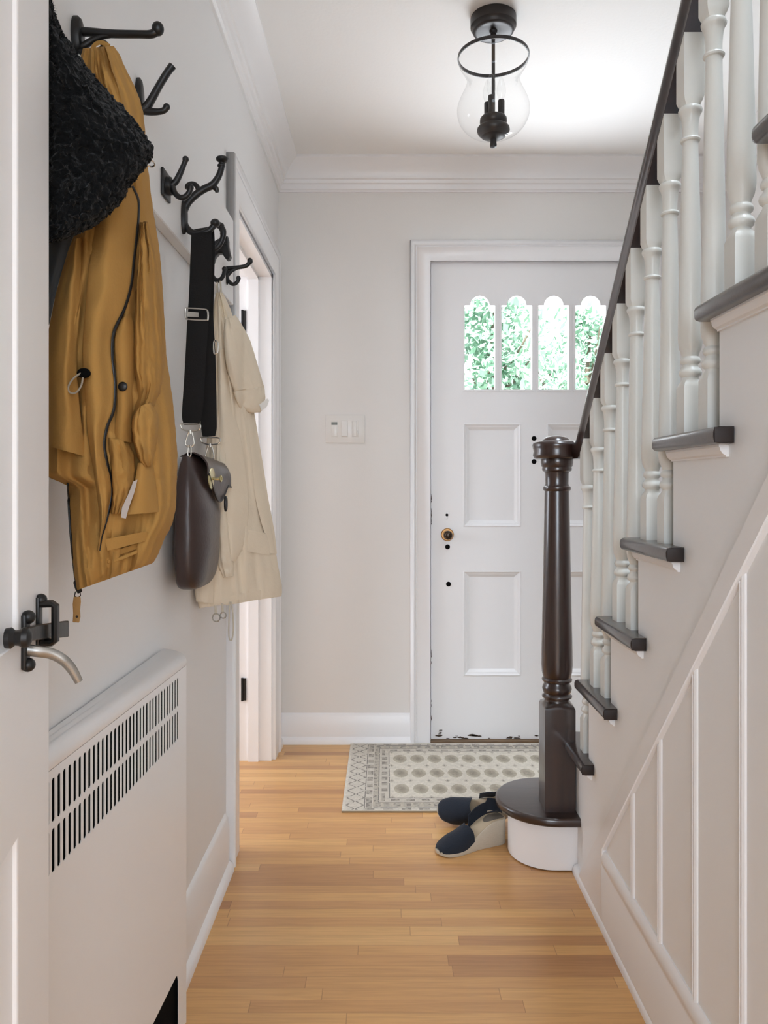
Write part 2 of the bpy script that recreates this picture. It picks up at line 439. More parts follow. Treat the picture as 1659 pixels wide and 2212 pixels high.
side_casing = obj('trim_5', bm, M_trim, ang=25, kind='structure', label='white casing around the doorway in the left wall', cat='door casing')
# jambs of the side doorway, with stop
bm = bmesh.new()
box(bm, XL-0.135, XL+0.002, DY1-0.018, DY1+0.002, 0, DH); box(bm, XL-0.135, XL+0.002, DY0-0.002, DY0+0.018, 0, DH)
box(bm, XL-0.135, XL+0.002, DY0, DY1, DH-0.018, DH+0.002)
box(bm, XL-0.088, XL-0.048, DY1-0.030, DY1-0.018, 0, DH-0.018); box(bm, XL-0.088, XL-0.048, DY0+0.018, DY0+0.030, 0, DH-0.018)
box(bm, XL-0.088, XL-0.048, DY0, DY1, DH-0.030, DH-0.018)
jamb = obj('trim_6', bm, M_trim, kind='structure', label='white jamb lining the doorway in the left wall', cat='door jamb')
for hz in (1.748, 0.285):
    b2 = B(-0.567, -0.553, DY1-0.0235, DY1-0.0178, hz-0.044, hz+0.044)
    tube(b2, [(-0.568, DY1-0.024, hz-0.046), (-0.568, DY1-0.024, hz+0.046)], 0.005, 10)
    obj('hinge', b2, M_iron, parent=jamb, label='black hinge')
# frame behind the front door
bm = bmesh.new()
box(bm, DX0-0.021, DX0-0.002, YE+0.004, YE+0.16, 0, DZ+0.02); box(bm, DX1+0.002, DX1+0.021, YE+0.004, YE+0.16, 0, DZ+0.02); box(bm, DX0-0.02, DX1+0.02, YE+0.004, YE+0.16, DZ+0.002, DZ+0.021)
box(bm, DX0-0.01, DX0+0.014, YE+0.062, YE+0.16, 0, DZ); box(bm, DX1-0.014, DX1+0.01, YE+0.062, YE+0.16, 0, DZ); box(bm, DX0, DX1, YE+0.062, YE+0.16, DZ-0.014, DZ+0.01)
obj('trim_7', bm, M_trim, kind='structure', label='white frame and stop behind the front door', cat='door frame')
obj('trim_8', bevel(B(DX0-0.018, DX1+0.018, YE-0.012, YE+0.16, 0.0, 0.012), 0.003), M_thresh, kind='structure', label='worn brown wooden threshold under the front door', cat='threshold')

# ------------------------------------------------------------------ front door
DT0, DT1 = YE+0.008, YE+0.052
lw, ls, la, lb, lr = 0.1375, 0.1575, 1.502, 1.868, 0.045      # lite width, spacing, bottom, shoulder, arch radius
lx = [0.404 + i*ls for i in range(4)]
def arch(c, g=0.0):
    pts = [(c-lw/2-g, la-g), (c+lw/2+g, la-g), (c+lw/2+g, lb+g), (c+lr+g, lb+g)]
    pts += [(c+(lr+g)*math.cos(t*PI/16), lb+g+(lr+g)*math.sin(t*PI/16)) for t in range(1,16)]
    pts += [(c-lr-g, lb+g), (c-lw/2-g, lb+g)]
    return pts
pan = [(0.334, 0.580, 0.920, 1.361), (0.690, 0.936, 0.920, 1.361), (0.334, 0.580, 0.283, 0.732), (0.690, 0.936, 0.283, 0.732)]
bm = bmesh.new()
holes = [arch(c) for c in lx] + [[(a,c),(b,c),(b,d),(a,d)] for a,b,c,d in pan]
plate(bm, [(DX0,0.014),(DX1,0.014),(DX1,DZ),(DX0,DZ)], holes, lambda u,v,t: (u,t,v), DT0, DT1)
door = obj('door_1', bm, M_door, kind='structure', label='white panelled front door with four small arched windows', cat='door')
for a,b,c,d in pan:
    bm = bmesh.new(); rings = []
    for off, dep in ((0,0.0),(0.001,-0.002),(0.004,-0.003),(0.008,0.0),(0.010,0.003),(0.016,0.005),(0.022,0.011),(0.026,0.0135),(0.028,0.0145)):
        rings.append([(a+off,DT0+dep,c+off),(b-off,DT0+dep,c+off),(b-off,DT0+dep,d-off),(a+off,DT0+dep,d-off)])
    rings.append([(a+0.028,DT0+0.024,c+0.028),(b-0.028,DT0+0.024,c+0.028),(b-0.028,DT0+0.024,d-0.028),(a+0.028,DT0+0.024,d-0.028)])
    R = [[bm.verts.new(p) for p in r] for r in rings]
    for r0, r1 in zip(R[:-2], R[1:-1]):
        for i in range(4): bm.faces.new([r0[i], r0[(i+1)%4], r1[(i+1)%4], r1[i]])
    bm.faces.new(R[-2])
    obj('door_panel', bm, M_door, parent=door, ang=20)
for i, c in enumerate(lx):
    bm = bmesh.new()
    plate(bm, arch(c, 0.005), [arch(c, -0.004)], lambda u,v,t: (u,t,v), DT0-0.004, DT0+0.012)
    fr = obj('window_bead', bm, M_door, parent=door)
    bm = bmesh.new()
    plate(bm, arch(c, -0.001), [], lambda u,v,t: (u,t,v), DT0+0.024, DT0+0.027)
    obj('glass_pane', bm, M_pane, parent=fr, label='arched clear glass pane')
# knob, keyhole, bolt holes
kx, kz = (966.5-CX)/506.5, CH+(CY-1155)/506.5
bm = lathe(bmesh.new(), [(0.001,-0.006),(0.024,-0.006),(0.0275,-0.002),(0.0275,0.002),(0.001,0.002)], (kx, DT0, kz), 32, 'y')
rose = obj('door_knob', bm, M_brass, parent=door, label='brass rose with a dark round knob')
bm = lathe(bmesh.new(), [(0.001,-0.058),(0.009,-0.0575),(0.015,-0.054),(0.019,-0.046),(0.019,-0.036),(0.014,-0.028),(0.009,-0.022),(0.008,0.0),(0.001,0.0)], (kx, DT0, kz), 28, 'y')
obj('knob_grip', bm, M_knob, parent=rose)
for (px, py, r) in ((967,1181.5,0.0105),(969,1262,0.0105),(1154,947,0.0105),(1154,997,0.0105)):
    bm = lathe(bmesh.new(), [(0.0005,-0.003),(r*0.7,-0.0032),(r,-0.001),(r,0.004),(0.0005,0.004)], ((px-CX)/506.5, DT0, CH+(CY-py)/506.5), 20, 'y')
    obj('bolt_cap', bm, M_black, parent=door, label='small round black bolt cap')
bm = bmesh.new(); q = ((966-CX)/506.5, DT0, CH+(CY-1113)/506.5)
box(bm, q[0]-0.001, q[0]+0.009, DT0-0.003, DT0+0.001, q[2]+0.0, q[2]+0.017); box(bm, q[0]-0.009, q[0]+0.003, DT0-0.003, DT0+0.001, q[2]-0.017, q[2]+0.0)
bevel(bm, 0.001)
kp = obj('keyhole_cover', bm, M_door, parent=door)
obj('keyhole', lathe(bmesh.new(), [(0.0005,-0.004),(0.006,-0.004),(0.006,0.0),(0.0005,0.0)], (q[0]-0.001, DT0, q[2]+0.001), 12, 'y'), M_black, parent=kp)
bm = bmesh.new()
for k in range(20):
    x = DX0+0.01+random.random()**1.4*0.5; z = 0.016+random.random()**2*0.02; s = 0.003+0.008*random.random()
    if k < 3: x = DX0+0.035+0.004*k; z = 0.035+0.008*k; s = 0.005
    n = random.randint(5,8)
    pts = [(x+s*(0.5+random.random())*math.cos(2*PI*i/n)*1.6, z+s*0.45*(0.5+random.random())*math.sin(2*PI*i/n)) for i in range(n)]
    prism(bm, [(u, max(v, 0.0145)) for u,v in pts], lambda u,v,t: (u,t,v), DT0-0.0006, DT0+0.001)
for k in range(16):
    z = random.choice((0.12,0.1,0.09,0.32,0.33,0.9,0.92,0.93,0.95,0.98,1.02)) + random.random()*0.05; s = 0.010+0.02*random.random()
    prism(bm, [(DX0,z),(DX0+0.0015+0.002*random.random(),z+s*0.4),(DX0+0.001,z+s),(DX0,z+s*1.1)], lambda u,v,t: (u,t,v), DT0-0.0006, DT0+0.001)
obj('paint_chips', bm, M_chip, parent=door, kind='stuff', label='chipped paint showing dark bare wood')

# ------------------------------------------------------------------ outdoors seen through the door windows
obj('ground_outside', B(-14, 16, 3.45, 40, -0.12, -0.05), M_ground, kind='structure', label='pale ground outside the front door', cat='ground')
def tree(name, x, y, h, r, nl, label):
    t = empty(name, (x, y, -0.05), label, 'tree', 'trees outside the front door')
    bm = bmesh.new()
    tube(bm, catmull([(x,y,-0.05),(x+0.05,y,h*0.3),(x-0.05,y,h*0.6),(x,y,h*0.9)], 5), [0.11,0.09,0.06,0.02], 8)
    for k in range(9):
        a = random.random()*2*PI; z0 = h*(0.3+0.06*k); l = r*0.8
        tube(bm, catmull([(x,y,z0),(x+l*.5*math.cos(a),y+l*.5*math.sin(a),z0+0.25),(x+l*math.cos(a),y+l*math.sin(a),z0+0.7)],4), [0.035,0.022,0.008], 6)
    obj('trunk', bm, M_bark, t)
    bm = bmesh.new(); clumps = []
    for k in range(26):
        a = random.random()*2*PI; rr = r*math.sqrt(random.random()); zz = h*(0.38+0.6*random.random())
        clumps.append((x+rr*math.cos(a)*(1.15-0.6*(zz/h)), y+rr*math.sin(a)*(1.15-0.6*(zz/h)), zz, 0.28+0.3*random.random()))
    for k in range(nl):
        c = random.choice(clumps); g = lambda: random.gauss(0, c[3]*0.55)
        p = Vector((c[0]+g(), c[1]+g(), c[2]+g()*0.8))
        if p.z < 0.6: continue
        u = Vector((random.gauss(0,1),random.gauss(0,1),random.gauss(0,1))).normalized(); v = u.orthogonal().normalized(); s = 0.045+0.05*random.random()
        vs = [bm.verts.new(p+d) for d in (u*s, v*s*0.55, -u*s, -v*s*0.55)]
        bm.faces.new(vs)
    obj('foliage', bm, M_leaf, t, flat=True)
tree('leafy_tree', 1.5, 10.5, 3.9, 0.8, 2300, 'green leafy tree seen through the leftmost arched door window')
tree('leafy_tree', 3.15, 15.5, 4.0, 0.9, 1700, 'green leafy tree seen through the third arched door window')
tree('leafy_tree', 3.35, 12.5, 4.0, 0.8, 2100, 'green leafy tree seen through the rightmost door window')

# ------------------------------------------------------------------ staircase
def H(n): return 0.98 + 0.205*(n-5) if n > 1 else 0.165
def NOSE(n): return 1.673 - 0.2*(n-5)
XS = 0.545           # face of the stringer
XN = 0.511           # outer edge of the return nosings
stairs = empty('staircase', (0.98, 1.3, 0), 'white staircase with dark treads, turned balusters and dark newel post', 'staircase')
NT = 13
# bullnose starting step
bcx, bcy, brt, brr = 0.488, 2.283, 0.157, 0.120
def dshape(r, y0):
    pts = [(bcx + r*math.cos(t), bcy + r*math.sin(t)) for t in [PI/2 + PI*i/28 for i in range(29)]]
    return pts
ts = dshape(brt, 0)
bm = bmesh.new()
prism(bm, ts + [(XS+0.001, bcy-brt), (1.45, bcy-brt), (1.45, bcy+brt)], lambda u,v,a: (u,v,a), H(1)-0.026, H(1))
bevel(bm, 0.009, 3, 50)
obj('bullnose_tread', bm, M_dark_h, stairs)
bm = bmesh.new()
prism(bm, dshape(brr, 0) + [(XS+0.001, bcy-brr), (1.45, bcy-brr), (1.45, bcy+brr)], lambda u,v,a: (u,v,a), 0.004, H(1)-0.026)
obj('bullnose_riser', bm, M_trim, stairs, label='white curved riser of the starting step')
for n in range(2, NT+1):
    y0 = NOSE(n); yr = NOSE(n+1) - 0.028; h = H(n)
    bm = bmesh.new()
    prism(bm, [(XN,y0),(1.449,y0),(1.449,yr),(XS+0.003,yr),(XS-0.001,yr),(XS-0.001,y0-0.282),(XN,y0-0.282)], lambda u,v,a: (u,v,a), h-0.027, h)
    # rounded nosing on the front and on the hall side only, the near end stays cut square
    bmesh.ops.recalc_face_normals(bm, faces=bm.faces)
    es = [e for e in bm.edges if len(e.link_faces)==2 and e.calc_face_angle(0) > 0.5 and (all(abs(v.co.y-y0) < 1e-5 for v in e.verts) or all(abs(v.co.x-XN) < 1e-5 for v in e.verts)) and not all(abs(v.co.y-(y0-0.282)) < 1e-5 for v in e.verts)]
    bmesh.ops.bevel(bm, geom=es, offset=0.010, segments=3, profile=0.5, affect='EDGES', clamp_overlap=True)
    tr = obj('tread', bm, M_dark_h, stairs)
    obj('tread_end', bevel(B(XN+0.0015, XS-0.002, y0-0.285, y0-0.2815, h-0.0255, h-0.0015), 0.001), M_endg, tr, label='rough dark end grain')
    # cove moulding under the return
    cv = [(0,0),(0.016,0),(0.016,-0.004),(0.0145,-0.005),(0.0135,-0.010),(0.010,-0.015),(0.005,-0.0175),(0.005,-0.020),(0,-0.020)]
    bm = bmesh.new()
    prism(bm, cv, lambda u,v,a: (XS-u, a, h-0.027+v), y0-0.030, y0-0.262)
    obj('cove_moulding', bm, M_trim, stairs, ang=25)
    b2 = B(XS+0.001, 1.449, NOSE(n)-0.045, NOSE(n)-0.028, H(n-1), h-0.0275)
    obj('riser', b2, M_trim, stairs)
# sawtooth stringer
pts = [(2.166,0.0),(2.166,H(1)-0.028),(NOSE(2)-0.028,H(1)-0.028),(NOSE(2)-0.028,H(2)-0.028)]
for n in range(3, NT+1):
    pts += [(NOSE(n)-0.028, H(n-1)-0.028), (NOSE(n)-0.028, H(n)-0.028)]
pts += [(-0.03, H(NT)-0.028), (-0.03, 0.0)]
bm = bmesh.new()
plate(bm, pts, [], lambda u,v,t: (t,u,v), XS, XS+0.03)
obj('stringer_panel', bm, M_panel, stairs)
# sloping rail, battens, skirting on the face of the stringer
def dia(y, off=0.0): return 0.138 + 1.045*(1.9966 - y) + off
bm = bmesh.new()
bw = 0.062
prism(bm, [(2.125,0.0),(2.07,0.062),(2.07-0.045,0.107),(-0.02,dia(-0.02)),(-0.02,dia(-0.02)-bw),(1.885,dia(1.885)-bw),(1.885,0.0)], lambda u,v,a: (a,u,v), XS+0.002, XS-0.0115)
bevel(bm, 0.002, 1, 50)
obj('sloping_rail', bm, M_trim, stairs)
bm = bmesh.new()
prism(bm, [(0,0.0),(0.0115,0.0),(0.0115,0.150),(0.010,0.153),(0.010,0.160),(0.0115,0.163),(0.0115,0.176),(0.007,0.187),(0.003,0.192),(0,0.192)], lambda u,v,a: (XS-u,a,v), 1.888, -0.03)
obj('skirting_board', bm, M_trim, stairs)
bm = bmesh.new()
prism(bm, [(0,0),(0.016,0),(0.016,0.010),(0.012,0.019),(0.004,0.024),(0,0.025)], lambda u,v,a: (XS-u,a,v), 2.160, -0.03)
obj('shoe_moulding', bm, M_trim, stairs)
for y in (1.675, 1.510, 1.338, 1.160, 0.985, 0.81, 0.635):
    bm = bmesh.new()
    prism(bm, [(-0.009,0),(-0.0085,0.003),(-0.004,0.006),(-0.002,0.0035),(0.002,0.0035),(0.004,0.006),(0.0085,0.003),(0.009,0)], lambda u,v,a: (XS-v, y+u, a), 0.185, dia(y)-bw+0.01)
    obj('batten', bm, M_trim, stairs, ang=25)

# newel post
NX, NY = 0.498, 2.215
newel = empty('newel_post', (NX, NY, H(1)), None, None); newel.parent = stairs; newel.location = Vector((NX,NY,H(1))) - WORLD[stairs]
def sq_loft(prof, cx, cy, n=32):
    """prof rows (h, half size, squareness 0 round..1 square)"""
    rings = []
    for h, s, k in prof:
        ring = []
        for i in range(n):
            t = 2*PI*i/n; c, sn = math.cos(t), math.sin(t)
            sqd = s / max(abs(c), abs(sn)); rd = s
            d = rd*(1-k) + sqd*k
            ring.append((cx + d*c, cy + d*sn, h))
        rings.append(ring)
    return rings
prof = [(0.163,0.0435,1),(0.455,0.0435,1),(0.463,0.0425,0.8),(0.470,0.0375,0.25),(0.4735,0.036,0),(0.479,0.0362,0),(0.482,0.0425,0),(0.487,0.0432,0),(0.490,0.039,0),(0.494,0.0372,0),(0.498,0.040,0),(0.507,0.0424,0),(0.514,0.0410,0),(0.520,0.0372,0),(0.526,0.0362,0),(0.529,0.0422,0),(0.534,0.0432,0),(0.538,0.041,0),(0.5395,0.0385,0),(0.544,0.0405,0),(0.556,0.0432,0),(0.575,0.0447,0),(0.62,0.0442,0),(0.75,0.0412,0),(0.90,0.0382,0),(1.00,0.0365,0),(1.078,0.0350,0),(1.081,0.0385,0),(1.086,0.0398,0),(1.091,0.0385,0),(1.0935,0.0345,0),(1.10,0.0330,0),(1.128,0.0338,0),(1.134,0.0360,0),(1.137,0.0415,0),(1.143,0.0425,0),(1.147,0.0415,0),(1.150,0.0440,0),(1.160,0.0462,0),(1.169,0.0462,0),(1.175,0.044,0)]
bm = bmesh.new(); loft(bm, sq_loft(prof, NX, NY, 40))
obj('post', bm, M_dark, newel, ang=40)
bm = lathe(bmesh.new(), [(0.001,1.171),(0.058,1.171),(0.063,1.174),(0.066,1.182),(0.0635,1.194),(0.0665,1.205),(0.0675,1.212),(0.064,1.219),(0.052,1.222),(0.040,1.223),(0.037,1.228),(0.030,1.234),(0.016,1.238),(0.001,1.239)], (NX-0.003, NY, 0), 48)
obj('newel_cap', bm, M_dark, newel, ang=50)

# handrail
def RU(y): return 1.198 + 0.985*(2.104 - y)
XB = 0.5595
rp = [(-0.020,0),(0.020,0),(0.021,0.012),(0.026,0.022),(0.0295,0.032),(0.0285,0.044),(0.021,0.054),(0.010,0.058),(-0.010,0.058),(-0.021,0.054),(-0.0285,0.044),(-0.0295,0.032),(-0.026,0.022),(-0.021,0.012)]
bm = bmesh.new()
ring = lambda y, z, dx=0, sc=1: [(XB+dx+u*sc, y, z+v*sc) for u,v in rp]
loft(bm, [ring(NY+0.012, 1.170, -0.03, 0.86), ring(2.165, 1.170, -0.008, 0.9), ring(2.145, 1.171, 0, 0.95), ring(2.125, RU(2.125)+0.0, 0, 1.0), ring(0.45, RU(0.45))])
obj('handrail', bm, M_dark, stairs, ang=40)

# balusters, two on each tread
def baluster(y, n):
    b = H(n) - 0.004; t = RU(y) ; L = t - H(n); z0 = H(n)
    pr = [(b,0.0145,1),(z0+0.086,0.0145,1),(z0+0.094,0.0135,0.75),(z0+0.101,0.0115,0.1),(z0+0.105,0.0112,0),(z0+0.109,0.0150,0),(z0+0.114,0.0160,0),(z0+0.119,0.0150,0),(z0+0.123,0.0118,0),(z0+0.128,0.0106,0),(z0+0.131,0.0135,0),(z0+0.1355,0.0145,0),(z0+0.140,0.0132,0),(z0+0.143,0.0112,0),(z0+0.148,0.0122,0),(z0+0.158,0.0155,0),(z0+0.172,0.0174,0),(z0+0.20,0.0172,0),(z0+0.28,0.0160,0)]
    m1 = z0+0.28; m2 = t-0.174
    for k in (0.25,0.5,0.75): pr.append((m1+(m2-m1)*k, 0.0160-0.0050*k, 0))
    pr += [(t-0.174,0.0108,0),(t-0.1725,0.0132,0),(t-0.1695,0.0142,0),(t-0.1665,0.0132,0),(t-0.165,0.0108,0),(t-0.150,0.0110,0),(t-0.132,0.0122,0),(t-0.123,0.0140,0),(t-0.120,0.0160,0),(t-0.115,0.0168,0),(t-0.111,0.0155,0),(t-0.109,0.0128,0.1),(t-0.103,0.0136,0.7),(t-0.094,0.0145,1),(t+0.004,0.0145,1)]
    pr = [(h, r*(1.25 if k == 0 else 1.28), k) for h, r, k in pr]
    bm = bmesh.new(); rings = sq_loft(pr, XB-0.001, y, 24)
    rings[-1] = [(p[0], p[1], RU(p[1]) + 0.003) for p in rings[-1]]
    loft(bm, rings)
    return obj('baluster', bm, M_bal, stairs, ang=40)
baluster(NOSE(2)-0.175, 2)
for n in range(3, 9):
    baluster(NOSE(n)-0.075, n); baluster(NOSE(n)-0.175, n)

# ------------------------------------------------------------------ rug
def rug():
    x0, x1, y0, y1 = -0.146, 1.04, 2.556, 3.232
    nx, ny = 400, 228
    bm = bmesh.new(); cl = bm.loops.layers.color.new('weave')
    V = [[bm.verts.new((x0+(x1-x0)*i/nx, y0+(y1-y0)*j/ny, 0.0065)) for i in range(nx+1)] for j in range(ny+1)]
    W, D = x1-x0, y1-y0
    cream = (204,197,185); grey = (158,149,136); dk = (112,105,97); mid = (178,168,152); tan = (184,172,152); char = (86,81,77)
    def blend(a, b, k): return tuple(a[i]*(1-k)+b[i]*k for i in range(3))
    def colour(x, y):
        d = min(x, W-x, y, D-y)
        nz = noise.noise(Vector((x*55, y*55, 0))); n2 = noise.noise(Vector((x*170, y*170, 3)))
        horiz = min(y, D-y) <= min(x, W-x)          # in a border that runs along X
        a = x if horiz else y                         # along the border
        e = min(x, W-x); f = min(y, D-y)
        c = cream
        ex, fy = 0.055, 0.0                            # wider end panel at the left and right
        # distance in border units, ends have the extra trellis panel
        q = min(e-ex, f) if e > ex else -1
        if d < 0.010: c = (206,199,184)
        elif e < 0.075 and f > 0.008:                # trellis of wavy ogees at both ends
            c = blend(cream, (188,178,160), 0.4)
            ph = (e-0.010)/0.0325
            wv = 0.5+0.5*math.sin(2*PI*y/0.062 + (PI if int(ph)%2 else 0))
            if abs((ph % 1.0)-0.15-0.7*wv) < 0.10 and nz > -0.25: c = dk
            elif n2 > 0.35: c = mid
        elif q < 0.030 and q >= 0.0 or (0.075 <= e < 0.105 and f > 0.02):
            c = blend(cream, mid, 0.45)
            k = (a/0.062) % 1
            qq = (e-0.075)/0.03 if (0.075 <= e < 0.105 and f > 0.02) else q/0.03
            if (not horiz or True) and abs(k-0.5) < 0.27 and abs(qq-0.5) < 0.34: c = grey if nz < 0.1 else dk
            if qq < 0.10 or qq > 0.93: c = char if nz > -0.3 else mid
        elif q < 0.070:
            c = blend(tan, grey, 0.35)
            k = (a/0.034) % 1; qq = (q-0.03)/0.04
            if abs(k-0.5) < 0.3: c = blend(mid, grey, 0.8)
            if abs(qq-0.5) < 0.26 and abs(k-0.5) < 0.36 and nz > 0.1: c = dk
            if qq > 0.92 or qq < 0.06: c = char if nz > -0.35 else mid
        elif q < 0.108:
            c = blend(cream, mid, 0.6)
            k = (a/0.052) % 1; qq = (q-0.07)/0.038
            if abs(k-0.5) < 0.28 and abs(qq-0.5) < 0.26: c = grey if nz < 0.0 else dk
            if qq > 0.90: c = char if nz > -0.3 else cream
        else:                                          # field of oval guls
            fx0, fy0 = 0.055+0.108, 0.108
            u = (x-fx0-0.008)/0.0685; v = (y-fy0-0.002)/((D-2*fy0-0.004)/3.0)
            du = ((u % 1)-0.5)/0.40; dv = ((v % 1)-0.5)/0.29
            r = du*du + dv*dv
            c = (206,198,182)
            if r < 1.0:
                c = blend((150,139,120), (176,165,144), r*0.8)
                if r < 0.35: c = blend((118,110,96), (150,139,120), r/0.35) if nz > -0.2 else (150,139,120)
                if (du > 0) != (dv > 0): c = blend(c, (138,128,110), 0.4)
            else:
                # small diamonds between the ovals
                eu = abs(((u+0.5) % 1)-0.5); ev = abs(((v+0.5) % 1)-0.5)
                if eu*3+ev*3.5 < 0.42: c = mid
                if eu*3+ev*3.5 < 0.14: c = dk
        c = blend(c, (204,199,190), 0.28)
        k = 0.06*n2 + 0.05*nz
        return tuple(max(0, min(255, ch*(1+k))) for ch in c)
    for j in range(ny):
        for i in range(nx):
            f = bm.faces.new([V[j][i], V[j][i+1], V[j+1][i+1], V[j+1][i]])
            c = colour((i+0.5)/nx*W, (j+0.5)/ny*D)
            s = srgb(*c)
            for l in f.loops: l[cl] = (c[0]/255, c[1]/255, c[2]/255, 1)
    # edge skirt down to the floor
    be = [e for e in bm.edges if len(e.link_faces) == 1]
    r = bmesh.ops.extrude_edge_only(bm, edges=be)
    for v in [g for g in r['geom'] if isinstance(g, bmesh.types.BMVert)]: v.co.z = 0.0005
    for f in bm.faces:
        if abs(f.normal.z) < 0.5 or any(v.co.z < 0.003 for v in f.verts):
            for l in f.loops: l[cl] = (0.62, 0.57, 0.48, 1)
    m = bpy.data.materials.new('woven_rug'); m.use_nodes = True; nt = m.node_tree; b = nt.nodes['Principled BSDF']
    at = nt.nodes.new('ShaderNodeVertexColor'); at.layer_name = 'weave'
    nt.links.new(at.outputs[0], b.inputs['Base Color']); b.inputs['Roughness'].default_value = 0.95; b.inputs['Specular IOR Level'].default_value = 0.1
    wv = nt.nodes.new('ShaderNodeTexNoise'); wv.inputs['Scale'].default_value = 500
    bp = nt.nodes.new('ShaderNodeBump'); bp.inputs['Strength'].default_value = 0.5; bp.inputs['Distance'].default_value = 0.002
    tc = nt.nodes.new('ShaderNodeTexCoord'); nt.links.new(tc.outputs['Object'], wv.inputs['Vector'])
    nt.links.new(wv.outputs['Fac'], bp.inputs['Height']); nt.links.new(bp.outputs[0], b.inputs['Normal'])
    obj('rug', bm, m, label='cream and grey patterned rug with rows of ovals at the front door', cat='rug')
rug()

# ------------------------------------------------------------------ ceiling lantern
lc = Vector((0.318, 2.245, 0))
lan = empty('ceiling_light', (lc.x, lc.y, HC), 'dark bronze ceiling lantern with a clear bell shaped glass shade', 'ceiling light')
bm = lathe(bmesh.new(), [(0.001,HC),(0.066,HC),(0.067,HC-0.004),(0.067,HC-0.028),(0.064,HC-0.031),(0.062,HC-0.034),(0.060,HC-0.041),(0.056,HC-0.044),(0.050,HC-0.045),(0.012,HC-0.040),(0.010,HC-0.048),(0.001,HC-0.048)], lc, 48)
obj('canopy', bm, M_bronze, lan)
bm = bmesh.new(); tube(bm, [lc+Vector((0,0,HC-0.04)), lc+Vector((0,0,2.16))], 0.0052, 14)
tube(bm, [lc+Vector((0,0,HC-0.045)), lc+Vector((0,0,HC-0.062))], 0.0085, 14)
obj('stem', bm, M_bronze, lan)
RZ = 2.353
bm = lathe(bmesh.new(), [(0.1015,RZ-0.005),(0.1045,RZ-0.005),(0.1050,RZ),(0.1045,RZ+0.005),(0.1015,RZ+0.005),(0.1015,RZ-0.005)], lc, 64, caps=False)
# a strap across the back that carries the ring
rim = obj('shade_ring', bm, M_bronze, lan)
gp = [(0.1035,2.349),(0.1000,2.335),(0.0900,2.318),(0.0800,2.300),(0.0765,2.288),(0.0780,2.275),(0.0850,2.256),(0.0950,2.236),(0.1030,2.216),(0.1060,2.198),(0.1030,2.176),(0.0930,2.156),(0.0760,2.138),(0.0560,2.127),(0.0380,2.121),(0.0220,2.118)]
gs = [(v[0], v[1]) for v in catmull([(a,b,0) for a,b in gp], 4)]
gin = [(max(r-0.0022,0.001), z+0.0006) for r,z in gs][::-1]
bm = bmesh.new(); loft(bm, [[(lc.x+r*math.cos(2*PI*i/64), lc.y+r*math.sin(2*PI*i/64), z) for i in range(64)] for r,z in gs], caps=False)
obj('glass_shade', bm, M_glass, lan, ang=60, label='clear glass shade')
bm = lathe(bmesh.new(), [(0.001,2.176),(0.036,2.176),(0.039,2.172),(0.0395,2.162),(0.036,2.156),(0.034,2.153),(0.043,2.149),(0.047,2.144),(0.048,2.138),(0.045,2.130),(0.036,2.121),(0.024,2.115),(0.012,2.112),(0.0095,2.110),(0.0095,2.100),(0.0105,2.096),(0.009,2.089),(0.001,2.086)], lc, 40)
obj('candle_cup', bm, M_bronze, lan)
for k in range(3):
    a = math.radians(-112 + 120*k); c = lc + Vector((0.024*math.cos(a), 0.024*math.sin(a), 0))
    bm = lathe(bmesh.new(), [(0.001,2.170),(0.0095,2.170),(0.0098,2.226),(0.0088,2.229),(0.001,2.229)], c, 18)
    cs = obj('candle_sleeve', bm, M_bronze, lan)
    bp_ = [(0.006,2.228),(0.0085,2.236),(0.0125,2.248),(0.0132,2.256),(0.0115,2.270),(0.0075,2.284),(0.0035,2.294),(0.0008,2.299)]
    bm = lathe(bmesh.new(), [(v[0],v[1]) for v in catmull([(r,z,0) for r,z in bp_],3)], c, 20)
    bl = obj('bulb', bm, M_glass, cs, ang=60, label='unlit clear candle bulb')

# ------------------------------------------------------------------ light switch
sx0, sx1, sz0, sz1 = (703.5-CX)/507, (788-CX)/507, CH+(CY-957)/507, CH+(CY-896)/507
sw = empty('light_switch', ((sx0+sx1)/2, YE, sz0), 'white three gang light switch plate on the wall left of the front door', 'light switch')
obj('switch_plate', bevel(B(sx0, sx1, YE-0.006, YE, sz0, sz1), 0.0025, 2), M_plastic, sw)
for k, c in enumerate((722.5, 744.5, 767.5)):
    x = (c-CX)/507; wv = 0.0145; z0, z1 = sz0+0.028, sz1-0.028
    fr = obj('switch_frame', bevel(B(x-wv, x+wv, YE-0.0078, YE-0.005, z0-0.003, z1+0.003), 0.001), M_plastic, sw)
    if k == 0:
        obj('display', B(x-0.0125, x+0.0125, YE-0.0086, YE-0.007, z1-0.016, z1-0.004), M_lcd, fr, label='small grey display window')
        obj('button', bevel(B(x-0.012, x+0.012, YE-0.010, YE-0.007, z0, z1-0.02), 0.001), M_plastic, fr)
    elif k == 1:
        bm = bmesh.new(); zm = (z0+z1)/2
        prism(bm, [(-0.0075,z0),(-0.0125,z0+0.001),(-0.0085,zm),(-0.010,z1),(-0.0075,z1)], lambda u,v,a: (a, YE+u, v), x-0.012, x+0.012)
        obj('rocker', bm, M_plastic, fr)
    else:
        obj('slider', bevel(B(x-0.012, x+0.006, YE-0.010, YE-0.007, z0, z1), 0.001), M_plastic, fr)
        obj('slider_knob', bevel(B(x+0.007, x+0.012, YE-0.012, YE-0.007, z0+0.002, z0+0.024), 0.001), M_plastic, fr)

